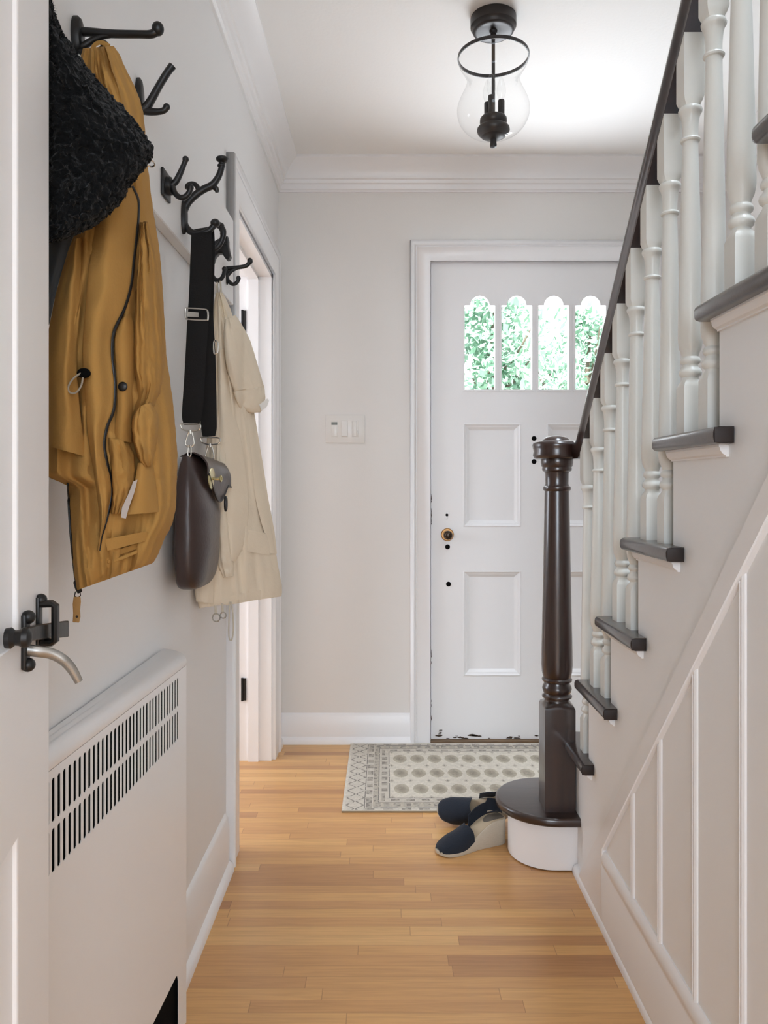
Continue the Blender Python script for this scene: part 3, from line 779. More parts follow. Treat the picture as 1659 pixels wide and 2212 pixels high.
# ------------------------------------------------------------------ shoes
def shoe(M, label, mirror=1, arc=(-0.56, 0.56)):
    """local: x 0 toe .. 0.235 heel, y across, z up"""
    e = empty('wedge_shoe', M @ Vector((0.11, 0, 0)), label, 'shoe', 'pair of wedge shoes on the floor')
    def top(x):                    # footbed height
        t = max(0, min(1, (x-0.065)/0.135)); return 0.014 + 0.062*(t*t*(3-2*t))
    def half(x):                   # half width of sole
        pts = [(0,0.004),(0.006,0.020),(0.02,0.0330),(0.05,0.0415),(0.085,0.0405),(0.13,0.0320),(0.18,0.0300),(0.215,0.0270),(0.230,0.0170),(0.236,0.004)]
        for (a,b),(c,d) in zip(pts[:-1], pts[1:]):
            if a <= x <= c: return b+(d-b)*(x-a)/(c-a)
        return 0.004
    def mid(x): return mirror*0.006*math.sin(PI*min(1,x/0.236)*1.0)
    xs = [0.236*(0.5-0.5*math.cos(PI*i/36)) for i in range(37)]
    def tf(p): return M @ Vector(p)
    bm = bmesh.new(); rings = []
    for x in xs:
        hw = half(x); m = mid(x); t = top(x); zb = 0.0 if x > 0.03 else 0.006*(1-x/0.03)
        if x > 0.20: fl = 1 + 0.0*(x-0.2)
        rings.append([tf((x,m-hw*0.97,zb)), tf((x,m+hw*0.97,zb)), tf((x,m+hw,zb+0.004)), tf((x,m+hw*1.0,t-0.003)), tf((x,m+hw*0.96,t)), tf((x,m-hw*0.96,t)), tf((x,m-hw*1.0,t-0.003)), tf((x,m-hw,zb+0.004))])
    loft(bm, rings); obj('wedge_sole', bm, M_jute, e, ang=50)
    bm = bmesh.new(); rings = []
    for x in [v for v in xs if 0.008 < v < 0.232]:
        hw = half(x)*0.9; m = mid(x); t = top(x)
        rings.append([tf((x,m-hw,t-0.001)), tf((x,m-hw*0.95,t+0.002)), tf((x,m+hw*0.95,t+0.002)), tf((x,m+hw,t-0.001))])
    loft(bm, rings); ins = obj('insole', bm, M_insole, e, ang=50)
    bm = bmesh.new(); rings = []
    for i in range(15):
        x = 0.165+0.062*i/14; hw = half(x)*0.72*math.sqrt(max(0.02,1-((i-9)/9.3)**2)) if i < 9 else half(x)*0.72
        m = mid(x); t = top(x)
        rings.append([tf((x,m-hw,t+0.0015)), tf((x,m-hw*0.95,t+0.003)), tf((x,m+hw*0.95,t+0.003)), tf((x,m+hw,t+0.0015))])
    loft(bm, rings); obj('heel_pad', bm, M_pad, ins, ang=50)
    # closed toe vamp: arched sheet over the toe with thickness
    bm = bmesh.new(); outer = []; inner = []
    nx, na = 16, 18
    for i in range(nx+1):
        u = i/nx; 
        ro = []; ri = []
        for j in range(na+1):
            a = PI*j/na
            xe = 0.004 + (0.098 - 0.030*math.sin(a)**2 * 0.0 - 0.018*abs(math.cos(a))*0.0 + 0.012*abs(math.cos(a))) * u
            hw = half(xe)*1.0 + 0.0005; m = mid(xe); t = top(xe)
            hgt = 0.010 + 0.036*math.sin(min(1, u*1.05)*PI/2)**0.8
            ro.append(tf((xe, m-hw*math.cos(a), t-0.003 + hgt*math.sin(a)**0.8)))
            ri.append(tf((xe, m-(hw-0.0028)*math.cos(a), t-0.003 + (hgt-0.0028)*math.sin(a)**0.8)))
        outer.append(ro); inner.append(ri)
    loft(bm, [o + ii[::-1] for o, ii in zip(outer, inner)])
    obj('toe_upper', bm, M_navy, e, ang=60)
    # elastic ankle strap, standing band round the heel
    bm = bmesh.new(); rings = []
    for j in range(25):
        a = PI*arc[0] + PI*(arc[1]-arc[0])*j/24
        bx = 0.150 + 0.076*math.cos(a); by = mid(0.19) + 0.0315*math.sin(a)
        lo = top(max(0.10, bx)) + (0.012 if math.cos(a) > 0.5 else 0.0); hi = lo + 0.042*(1-0.15*max(0,math.cos(a)))
        n = Vector((math.cos(a), math.sin(a)*1.5, 0)).normalized()*0.0026
        rings.append([tf((bx,by,lo)), tf((bx-n.x,by-n.y,lo)), tf((bx-n.x,by-n.y,hi)), tf((bx,by,hi))])
    loft(bm, rings); obj('ankle_strap', bm, M_navy, e, ang=60)
    return e
def frame(org, ang, roll=0, pitch=0):
    return Matrix.Translation(org) @ Matrix.Rotation(ang, 4, 'Z') @ Matrix.Rotation(pitch, 4, 'Y') @ Matrix.Rotation(roll, 4, 'X')
shoe(frame(Vector((0.152, 2.262, 0.0005)), math.radians(24)), 'navy wedge shoe standing upright, nearest the viewer', 1, (-0.10, 0.60))
shoe(frame(Vector((0.168, 2.490, 0.036)), math.radians(-3), roll=math.radians(50)), 'navy wedge shoe tipped on its side behind the upright one', -1)

# ------------------------------------------------------------------ radiator cover
R0 = Vector((-0.405, 1.556, 0)); rd = Vector((-0.04, -0.9992, 0)); rn = Vector((0.9992, -0.04, 0))
def RC(s, z, o=0.0):
    p = R0 + rd*s + rn*o; return (max(p.x, -0.4535), p.y, z)
rad = empty('radiator_cover', (-0.43, 1.05, 0), 'white metal radiator cover with slotted grille below the coats', 'radiator cover')
SL = 1.02
slots = []
for k in range(61):
    s = 0.0555 + 0.01562*k
    if s > SL-0.05: break
    for (a, b) in ((0.6585, 0.7150), (0.5935, 0.6500)):
        wd = 0.0046
        slots.append([(s-wd,a+wd*.6),(s-wd*.5,a),(s+wd*.5,a),(s+wd,a+wd*.6),(s+wd,b-wd*.6),(s+wd*.5,b),(s-wd*.5,b),(s-wd,b-wd*.6)])
foot = [(0.052,0.0),(0.052,0.118),(0.056,0.129),(0.066,0.135),(SL-0.066,0.135),(SL-0.056,0.129),(SL-0.052,0.118),(SL-0.052,0.0)]
bm = bmesh.new()
plate(bm, [(0,0.0)] + foot + [(SL,0.0),(SL,0.727),(0,0.727)], slots, lambda u,v,t: RC(u,v,t), 0.0, -0.0012)
obj('front_panel', bm, M_trim, rad, ang=30)
for k in (0.0, SL-0.004):
    bm = bmesh.new()
    prism(bm, [(-0.0013,0.0),(-0.0013,0.727),(-0.050,0.727),(-0.050,0.0)], lambda u,v,a: RC(a,v,u), k, k+0.004)
    obj('end_panel', bm, M_trim, rad)
tp = [(0.0,0.728),(0.002,0.735),(0.001,0.744),(-0.004,0.751),(-0.012,0.756),(-0.026,0.760),(-0.0445,0.762),(-0.0445,0.728)]
bm = bmesh.new()
loft(bm, [[RC(0.006 if False else 0.004, z, o) for o,z in tp]] if False else [[RC(s, 0.728+(z-0.728)*k, -0.022+(o+0.022)*kk) for o,z in tp] for s,k,kk in ((-0.001,0.7,0.85),(0.002,0.88,0.96),(0.007,1,1),(SL,1,1))])
obj('top_cap', bm, M_trim, rad, ang=50)
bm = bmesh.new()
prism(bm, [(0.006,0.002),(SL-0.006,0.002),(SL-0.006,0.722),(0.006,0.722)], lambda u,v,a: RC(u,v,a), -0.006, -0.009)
obj('slot_shade_sheet', bm, M_black, rad, label='black sheet standing in for the shade behind the slots')  # added black sheet, stands in for the shade inside the cover

# ------------------------------------------------------------------ open door at the left edge, with its latch
E0 = Vector((-0.33, 0.75, 0)); du = Vector((0.198, -0.980, 0)).normalized(); dn = Vector((0.980, 0.198, 0)).normalized()
def DP(t, z, o=0.0):
    p = E0 + du*t + dn*o; return Vector((p.x, p.y, z))
dw = 0.735
bm = bmesh.new()
pans = [(0.112, dw-0.112, 0.20, 0.795), (0.112, dw-0.112, 0.960, 1.545), (0.112, dw-0.112, 1.65, 1.90)]
plate(bm, [(0,0.012),(dw,0.012),(dw,2.03),(0,2.03)], [[(a,c),(b,c),(b,d),(a,d)] for a,b,c,d in pans], lambda u,v,t: DP(u,v,t), 0.0, -0.035)
bevel(bm, 0.0015, 1, 60)
d2 = obj('door_2', bm, M_door, kind='structure', label='open white panelled door at the left edge of the picture', cat='door')
for a,b,c,d in pans:
    bm = bmesh.new(); R = []
    for off, dep in ((0,-0.001),(0.001,-0.004),(0.022,-0.009),(0.026,-0.0095)):
        R.append([bm.verts.new(DP(u,v,dep)) for u,v in ((a+off,c+off),(b-off,c+off),(b-off,d-off),(a+off,d-off))])
    for r0, r1 in zip(R[:-1], R[1:]):
        for i in range(4): bm.faces.new([r0[i], r0[(i+1)%4], r1[(i+1)%4], r1[i]])
    bm.faces.new(R[-1])
    R2 = [bm.verts.new(DP(u,v,-0.030)) for u,v in ((a,c),(b,c),(b,d),(a,d))]; bm.faces.new(R2)
    obj('door_panel', bm, M_door, parent=d2, ang=20)
def dbox(t0, t1, z0, z1, o0, o1, bv=0.001):
    bm = bmesh.new()
    prism(bm, [(t0,z0),(t1,z0),(t1,z1),(t0,z1)], lambda u,v,a: DP(u,v,a), o0, o1)
    return bevel(bm, bv, 2)
bm = dbox(0.088, 0.103, 0.934, 0.981, 0.0, 0.004)
latch = obj('thumb_latch', bm, M_iron, parent=d2, label='black iron latch plate')
for z in (0.978, 0.937):
    obj('screw', ball(bmesh.new(), DP(0.0955, z, 0.004), 0.006), M_iron, parent=latch)
bm = dbox(0.039, 0.053, 0.942, 0.989, 0.0, 0.003)
tube(bm, [DP(0.046,0.982,0.002), DP(0.046,0.982,0.0125), DP(0.046,0.980,0.0155), DP(0.046,0.964,0.0155), DP(0.046,0.948,0.0155), DP(0.046,0.946,0.0125), DP(0.046,0.946,0.002)], 0.0036, 8, flat=1.9, up=(0,0,1))
obj('keeper', bm, M_iron, parent=latch)
obj('screw', ball(bmesh.new(), DP(0.046, 0.986, 0.003), 0.0055), M_iron, parent=latch)
bm = bmesh.new()
prism(bm, [(0.142,0.9655),(0.142,0.9745),(0.09,0.970),(-0.044,0.951),(-0.044,0.934),(0.09,0.957)], lambda u,v,a: DP(u,v,a), 0.0055, 0.0100)
bevel(bm, 0.001, 1)
obj('latch_bar', bm, M_iron, parent=latch)
bm = lathe(bmesh.new(), [(0.0005,0),(0.008,0),(0.0085,0.004),(0.006,0.007),(0.0065,0.010),(0.0085,0.013),(0.0075,0.017),(0.004,0.019),(0.0005,0.0195)], (0,0,0), 18, 'x')
bmesh.ops.transform(bm, matrix=Matrix.Translation(DP(0.147,0.970,0)) @ Matrix.Rotation(math.atan2(dn.y,dn.x),4,'Z'), verts=bm.verts)
obj('pivot_knob', bm, M_iron, parent=latch)
bm = bmesh.new()
tube(bm, catmull([DP(0.096,0.950,0.003), DP(0.095,0.948,0.012), DP(0.092,0.945,0.022), DP(0.090,0.939,0.031), DP(0.088,0.930,0.038), DP(0.086,0.918,0.0435)], 6), [0.0050,0.0050,0.0048,0.0046,0.0042,0.0034], 12, flat=0.55, up=(0,0,1))
obj('lever_handle', bm, M_steel, parent=latch, label='worn steel lever handle')

# ------------------------------------------------------------------ coat hooks on their board
XBD = -0.430
hb = B(XL, XBD, 0.45, 2.165, 1.605, 1.845)
bevel(hb, 0.002, 1)
obj('hook_board', hb, M_wall_in, label='long white board on the left wall carrying the coat hooks', cat='hook board')

def hpath(pts, Y, n=6): return catmull([P(x,y,Y) for x,y in pts], n)
def hook(name, Y, label, plate_fn, arms, balls):
    """arms: (part name, pixel path, radii px), all in the vertical plane at distance Y"""
    k = Y/F
    e = empty(name, (XBD, Y, plate_fn[0]), label, 'coat hook', 'iron coat hooks on the board')
    kind, zc, hz, hy, th = plate_fn[1:]
    bm = bmesh.new()
    if kind == 'oval':
        rings = []
        for o, s in ((0.0005,1.0),(th*0.5,1.0),(th*0.85,0.85),(th,0.6)):
            rings.append([(XBD+o, Y+hy*s*math.cos(t), zc+hz*s*math.sin(t)) for t in [2*PI*i/24 for i in range(24)]])
        loft(bm, rings)
    else:
        box(bm, XBD+0.0005, XBD+th, Y-hy, Y+hy, zc-hz, zc+hz); bevel(bm, 0.0015, 2)
    obj('back_plate', bm, M_iron, e)
    for nm, pts, rad in arms:
        bm = bmesh.new()
        tube(bm, hpath(pts, Y), [r*k for r in rad], 12)
        for (bx, by, br, sx, sz) in balls.get(nm, []):
            ball(bm, P(bx, by, Y), br*k, (sx, sx, sz))
        obj(nm, bm, M_iron, e)
    return e
hook('coat_hook', 1.056, 'long straight black hook nearest the viewer, above the mustard jacket', (1.70,'oval',1.715,0.026,0.013,0.012),
     [('upper_arm', [(160,68),(190,69),(240,73),(300,74),(325,74),(338,68),(343,60)], [11,9,8.5,8,8.5,9,9]),
      ('brace', [(164,104),(180,100),(200,87),(222,79),(250,75)], [8,8,7,6,5]),
      ('lower_arm', [(164,104),(185,116),(212,112),(226,98)], [7,7,6,6])],
     {'upper_arm': [(341,62,13,1,1.15)], 'lower_arm': [(226,97,9,1,1)]})
hook('coat_hook', 1.325, 'black two pronged hook rising above the shoulder of the mustard jacket', (1.74,'oval',1.765,0.035,0.014,0.010),
     [('upper_arm', [(296,240),(314,234),(328,214),(344,185),(362,156),(373,142)], [9,10,8.5,8,8,8.5]),
      ('lower_arm', [(297,236),(322,241),(345,241),(356,237),(361,229)], [9,8,6.5,6.5,7])],
     {'lower_arm': [(360,231,7.5,1,1)]})
hook('coat_hook', 1.487, 'small black hook on a square plate, with two curved prongs', (1.65,'square',1.677,0.026,0.026,0.006),
     [('stem_block', [(347,402),(371,402)], [21,19]),
      ('upper_arm', [(368,402),(380,392),(389,375),(397,356),(401,345)], [7,7,6.5,5.5,6]),
      ('lower_arm', [(372,402),(378,417),(388,426),(400,425),(409,415),(411,405)], [7,6,6,6,6,6.5])],
     {'upper_arm': [(401,344,7,1,1)], 'lower_arm': [(411,405,7.5,1,1.1)]})
hook('coat_hook', 1.62, 'branching black hook with a mushroom tip, holding the bag strap', (1.62,'oval',1.662,0.036,0.013,0.010),
     [('upper_arm', [(394,462),(400,450),(408,436),(424,420),(440,409),(458,400),(470,385),(477,368),(480,352)], [9,8,7.5,8,8,8,7,6.5,7]),
      ('leaf', [(450,406),(460,404),(467,408),(469,415)], [4,6,6,4]),
      ('scroll', [(430,415),(427,405),(421,398),(412,397),(405,402),(405,408)], [6,5.5,5,5,5.5,5]),
      ('lower_arm', [(397,462),(398,480),(404,493),(415,502),(432,505),(448,500),(458,492),(464,483)], [8,7.5,7.5,7,6.5,6.5,6.5,7])],
     {'upper_arm': [(480,344,13.5,1,0.52),(478,358,8.5,1,0.6)], 'lower_arm': [(465,482,10.5,1,0.85)]})
hook('coat_hook', 1.80, 'curled black hook half hidden behind the top of the bag strap', (1.60,'oval',1.640,0.030,0.012,0.009),
     [('upper_arm', [(442,520),(452,534),(464,537),(474,529),(481,514),(482,500),(478,491)], [6,6,6,6,6,7,7])],
     {'upper_arm': [(474,487,9.5,1.1,0.7),(482,505,7.5,0.9,0.9)]})
# horse head hook
YH = 1.87
he = empty('coat_hook', (XBD, YH, 1.58), 'black hook shaped like a horse head, carrying the beige jacket', 'coat hook', 'iron coat hooks on the board')
bm = bmesh.new(); rings = []
for o, s in ((0.0005,1.0),(0.004,1.0),(0.007,0.8)):
    rings.append([(XBD+o, YH+0.016*s*math.cos(t), 1.640+0.045*s*math.sin(t)) for t in [2*PI*i/24 for i in range(24)]])
loft(bm, rings); obj('back_plate', bm, M_iron, he)
k = YH/F; bm = bmesh.new()
hh = [(450,556),(455,536),(463,524),(473,518),(482,519),(484,513),(487,507),(489.5,516),(493,512),(495,521),(495,530),(497,543),(500,555),(497,562),(491,563),(485,556),(481,549),(474,549),(467,556),(463,568),(457,576),(450,572)]
def hring(px, dy):                        # outline drawn in by px pixels, dy off the mid plane
    m = len(hh); out = []
    for i in range(m):
        (x0,y0),(x1,y1),(x2,y2) = hh[i-1], hh[i], hh[(i+1) % m]
        d = Vector((x2-x0, y2-y0, 0)).normalized()
        out.append(P(x1 - d.y*px, y1 + d.x*px, YH) + Vector((0,dy,0)))
    return out
loft(bm, [hring(2.2,-0.012), hring(0.8,-0.010), hring(0,-0.005), hring(0,0.005), hring(0.8,0.010), hring(2.2,0.012)])
for sg in (-1, 1):
    ball(bm, P(490,531,YH)+Vector((0,0.0105*sg,0)), 0.0026)
    ball(bm, P(495,556,YH)+Vector((0,0.009*sg,0)), 0.0022)
obj('horse_head', bm, M_iron, he, label='cast horse head')
bm = bmesh.new(); tube(bm, hpath([(450,570),(455,588),(461,600),(469,606),(477,603),(483,594),(485,582)], YH), [5*k]*4+[4.5*k]*3, 10)
ball(bm, P(485,581,YH), 5.5*k)
obj('lower_arm', bm, M_iron, he)
hook('coat_hook', 2.07, 'small black hook farthest down the board, beside the doorway', (1.64,'oval',1.662,0.024,0.010,0.006),
     [('upper_arm', [(486,580),(500,579),(520,577),(532,574),(538,568),(541,562)], [5,4.5,4.5,4.5,4.5,5]),
      ('brace', [(489,600),(494,592),(502,584),(514,579)], [4.5,4,4,3]),
      ('lower_arm', [(489,592),(492,604),(500,613),(508,613),(514,607),(516,600)], [4.5,4,4,4,4,4.5])],
     {'upper_arm': [(540,564,6,1,1.2)], 'lower_arm': [(515,601,5,1,1.1)]})
hook('coat_hook', 0.87, 'black hook behind the open door, carrying the charcoal fleece', (1.66,'oval',1.72,0.03,0.013,0.01),
     [('upper_arm', [(14,-130),(60,-132),(95,-128),(112,-142)], [9,8,8,9])], {'upper_arm': [(112,-143,11,1,1)]})

# ------------------------------------------------------------------ cloth tools
def row_at(rows, y, i0=1):
    """rows sorted by mean y"""
    ym = [(r[1]+r[3])/2 for r in rows]
    if y <= ym[0]: return rows[0]
    if y >= ym[-1]: return rows[-1]
    for a, b, ya, yb in zip(rows[:-1], rows[1:], ym[:-1], ym[1:]):
        if ya <= y <= yb:
            k = (y-ya)/max(1e-6, yb-ya)
            return tuple(p+(q-p)*k for p, q in zip(a, b))
def smooth_rows(rows, n):
    out = []
    m = len(rows)
    for i in range(m-1):
        r0, r1, r2, r3 = rows[max(i-1,0)], rows[i], rows[i+1], rows[min(i+2,m-1)]
        for k in range(n):
            t = k/n
            out.append(tuple(0.5*((2*b)+(-a+c)*t+(2*a-5*b+4*c-d)*t*t+(-a+3*b-3*c+d)*t**3) for a,b,c,d in zip(r0,r1,r2,r3)))
    out.append(rows[-1]); return out

def garment(rows, Yf, n=6, seg=56, fold=0.0, nf=7, seed=0, wr=0.0, wsc=30.0, fuzz=0.0):
    """closed hanging volume. rows (xL,yL,xR,yR,d): silhouette ends in the photo and half depth in metres; Yf(x): mid distance"""
    bm = bmesh.new(); rings = []
    for (xl,yl,xr,yr,d) in smooth_rows(rows, n):
        ring = []
        for i in range(seg):
            t = 2*PI*i/seg
            u = 0.5-0.5*math.cos(t); x = xl+(xr-xl)*u; y = yl+(yr-yl)*u
            s = math.sin(t); dd = d*s
            if s > 0 and fold:
                q0 = noise.noise(Vector((u*nf*1.2 + seed + 0.0012*y, y*0.0022, 5))) + 0.45*noise.noise(Vector((u*nf*2.9 - 0.002*y, y*0.005, seed)))
                q0 = 1.0 - 2.2*abs(q0)                       # ridged: rounded swells parted by creases
                dd += fold*1.3*q0*min(1, s*1.5)
            p = P(x, y, Yf(x) - dd)
            if wr:
                q = noise.noise(p*wsc + Vector((seed,0,0)))
                q2 = noise.noise(p*wsc*2.7 + Vector((0,seed,0)))
                p.y -= wr*(q + 0.5*q2)*abs(s)
                p.x += 0.35*wr*q2
                if wsc > 41 and seed < 3: p.y -= 0.0022*u*noise.noise(Vector((p.x*150, p.y*60, p.z*70)))*abs(s)
            if fuzz:
                p += Vector((noise.noise(p*210), noise.noise(p*210+Vector((9,0,0))), noise.noise(p*210+Vector((0,9,0)))))*fuzz
            p.x = max(p.x, XBD+0.006 if p.z > 1.58 else XL+0.006)
            ring.append(p)
        rings.append(ring)
    return loft(bm, rings)

def front(rows, Yf):
    """distance of the front surface of a garment at a photo point"""
    def f(x, y):
        xl,yl,xr,yr,d = row_at(rows, y)
        u = max(0, min(1, (x-xl)/max(1e-6, xr-xl)))
        return Yf(x) - d*math.sqrt(max(0, 1-(1-2*u)**2))
    return f

def sheet(rows, fr, off=0.006, n=5, seg=20, bulge=0.0, fold=0.0, nf=2, th=0.003, seed=0, wr=0.0, wsc=35, lift=None):
    """a cloth layer lying on a garment. rows (xL,yL,xR,yR); fr(x,y) front distance; bulge towards the viewer"""
    bm = bmesh.new(); A = []; Bk = []
    sr = smooth_rows(rows, n)
    for j, (xl,yl,xr,yr) in enumerate(sr):
        ra = []; rb = []
        for i in range(seg+1):
            u = i/seg; x = xl+(xr-xl)*u; y = yl+(yr-yl)*u
            Y = fr(x, y) - off - bulge*math.sin(PI*u)
            if fold: Y -= fold*math.sin(nf*2*PI*u + 2*noise.noise(Vector((seed, y*0.01, 1))))*(0.5+noise.noise(Vector((u*2, y*0.008, seed))))
            p = P(x, y, Y)
            if wr: p.y -= wr*noise.noise(p*wsc+Vector((seed,0,0)))
            ra.append(p); rb.append(P(x, y, p.y+th))
        A.append(ra); Bk.append(rb)
    return loft(bm, [a + b[::-1] for a, b in zip(A, Bk)])

def line(pts, fr, off, rpx, n=6, flat=1.0, closed=False, seg=8):
    pp = catmull([(x,y,0) for x,y in pts], n, closed)
    w3 = [P(p.x, p.y, fr(p.x,p.y)-off) for p in pp]
    k = w3[0].y/F
    return tube(bmesh.new(), w3, rpx*k, seg, flat=flat, closed=closed)

# ------------------------------------------------------------------ mustard jacket
mr = [(180,104,246,100,0.020),(176,118,258,118,0.034),(172,150,272,150,0.044),(172,190,292,190,0.050),(172,230,306,230,0.054),(168,270,312,270,0.056),(164,340,317,340,0.058),
      (158,450,330,450,0.062),(146,540,344,540,0.066),(126,620,351,620,0.070),(106,710,356,710,0.074),(98,790,360,770,0.076),(96,860,371,850,0.078),
      (96,930,379,925,0.080),(97,985,383,985,0.080),(98,1024,382,1030,0.078),(135,1044,381,1060,0.074),(148,1056,380,1090,0.072),(150,1110,372,1130,0.068),(153,1165,354,1166,0.064),(158,1220,342,1195,0.060),(163,1258,333,1212,0.056),(166,1275,326,1218,0.050)]
def mY(x): return 0.935 + 0.150*(x-100)/285.0
mf = front(mr, mY)
jk = empty('mustard_jacket', P(180, 1270, 0.98), 'mustard yellow cotton jacket hanging open from the hook nearest the viewer', 'jacket')
obj('jacket_body', garment(mr, mY, 8, 140, fold=0.013, nf=4, seed=2.3, wr=0.003, wsc=42), M_must, jk, ang=80)
obj('hanging_loop', line([(196,112),(206,96),(220,92),(236,100)], lambda x,y: 1.045, 0.0, 5, flat=0.4), M_must2, jk)
obj('sleeve', sheet([(152,520,176,512),(132,590,176,585),(112,680,172,680),(101,760,166,765),(99,850,170,855),(99,920,178,930),(99,962,184,986)], mf, 0.010, 6, 24, bulge=0.018, fold=0.004, nf=2, seed=4, wr=0.004), M_must, jk, ang=70)
obj('front_flap', sheet([(238,420,286,400),(218,450,300,440),(204,500,298,500),(194,560,290,560),(188,620,283,620),(184,670,268,670),(180,720,244,720),(179,775,244,770),(182,835,249,830),(186,885,247,880),(189,925,232,922),(195,975,227,968),(203,1025,238,1022),(210,1075,241,1072),(215,1120,232,1120),(214,1160,220,1158),(210,1190,215,1190)], mf, 0.016, 6, 24, bulge=0.016, fold=0.006, nf=1, seed=7, wr=0.003), M_must, jk, ang=70)
zp = [(286,402),(299,432),(299,470),(296,510),(290,560),(284,615),(270,665),(246,718),(243,770),(249,830),(246,885),(232,922),(226,960),(232,1000),(241,1045),(240,1080),(229,1128),(219,1160),(214,1190)]
obj('zipper', line(zp, mf, 0.019, 3.4, 6, flat=0.6), M_iron, jk, label='dark zip edge curving down the open front')
obj('placket', sheet([(262,690,282,676),(248,730,292,715),(250,800,292,790),(252,870,288,862),(248,925,286,922),(246,950,284,956)], mf, 0.012, 6, 16, bulge=0.012, seed=3, wr=0.003), M_must2, jk, ang=70)
obj('snap_button', ball(bmesh.new(), P(265, 835, mf(265,835)-0.026), 0.0058, (1,0.4,1)), M_iron, jk, label='dark round snap button')
obj('sleeve', garment([(304,480,318,480,0.008),(299,560,336,560,0.022),(293,650,346,650,0.028),(291,740,353,740,0.030),(290,800,357,790,0.030),(296,850,350,842,0.030),(288,900,330,884,0.028)], lambda x: mf(x,720)-0.010, 6, 60, fold=0.006, nf=3, seed=9, wr=0.007, wsc=45), M_must2, jk, ang=80)
obj('cuff', garment([(300,880,326,870,0.014),(286,905,342,900,0.024),(288,950,340,950,0.024),(300,990,334,985,0.020),(312,1010,328,1006,0.010)], lambda x: mf(x,940)-0.020, 6, 40, fold=0.006, nf=2, seed=12, wr=0.006, wsc=50), M_must, jk, ang=80)
obj('inner_fold', garment([(232,945,276,950,0.010),(236,985,290,985,0.020),(240,1030,290,1030,0.022),(242,1075,282,1070,0.020),(240,1110,262,1110,0.010)], lambda x: mf(x,1030)-0.008, 6, 40, fold=0.006, nf=2, seed=15, wr=0.006, wsc=50), M_must2, jk, ang=80)
obj('hem_band', sheet([(298,1000,330,998),(292,1040,336,1040),(284,1080,340,1075),(272,1112,345,1106)], mf, 0.016, 5, 18, bulge=0.012, seed=17, wr=0.005), M_must, jk, ang=70)
obj('lining_patch', sheet([(288,1040,297,1036),(276,1070,290,1064),(264,1095,280,1092),(262,1118,272,1120)], mf, 0.030, 5, 8, th=0.002, seed=18), M_lining, jk, label='pale grey lining showing inside')
obj('pocket_welt', sheet([(226,1165,316,1148),(230,1180,322,1160),(232,1190,326,1166)], mf, 0.012, 4, 16, bulge=0.004, seed=19), M_must, jk)
obj('pocket_opening', sheet([(232,1196,318,1166),(234,1206,326,1176)], mf, 0.004, 3, 12), M_must2, jk)
obj('pocket_edge', line([(232,1214),(262,1206),(300,1190),(328,1180)], mf, 0.008, 4, flat=0.7), M_must, jk)
obj('zipper', line([(146,1046),(149,1090),(152,1140),(157,1195),(162,1240),(166,1262)], mf, 0.004, 3.2, flat=0.7), M_iron, jk, label='dark zip along the hanging front edge')
k = 0.93/F; sY = mf(166,1260)-0.004
bm = bmesh.new()
prism(bm, [(158,1258),(164,1250),(172,1254),(178,1278),(168,1283),(162,1272)], lambda u,v,a: P(u,v,a), sY-0.005, sY+0.003); bevel(bm, 0.0008, 1)
tube(bm, [P(163,1278,sY), P(161,1288,sY), P(168,1291,sY), P(174,1287,sY), P(173,1280,sY)], 1.3*k, 6)
sl = obj('zip_slider', bm, M_iron, jk)
bm = bmesh.new()
prism(bm, [(159,1289),(174,1289),(175,1300),(173,1318),(174,1332),(171,1345),(157,1344),(158,1325),(157,1305)], lambda u,v,a: P(u,v,a), sY-0.0012, sY+0.0018); bevel(bm, 0.0006, 1)
tab = obj('pull_tab', bm, M_leather_tan, sl, label='tan leather zip pull')
obj('rivet', ball(bmesh.new(), P(166,1332,sY-0.0012), 0.0016, (1,0.5,1)), M_endg, tab)
tgY = mf(180,810)-0.030
obj('cord_toggle', ball(bmesh.new(), P(181,806,tgY), 0.0065, (1.2,0.8,0.9)), M_black, jk, label='small black cord toggle')
obj('cord_loop', tube(bmesh.new(), catmull([P(x,y,tgY-0.004) for x,y in ((178,804),(160,816),(148,834),(150,847),(163,849),(175,834),(179,815))],5), 0.0011, 8), M_cord, jk, label='grey elastic cord loop')

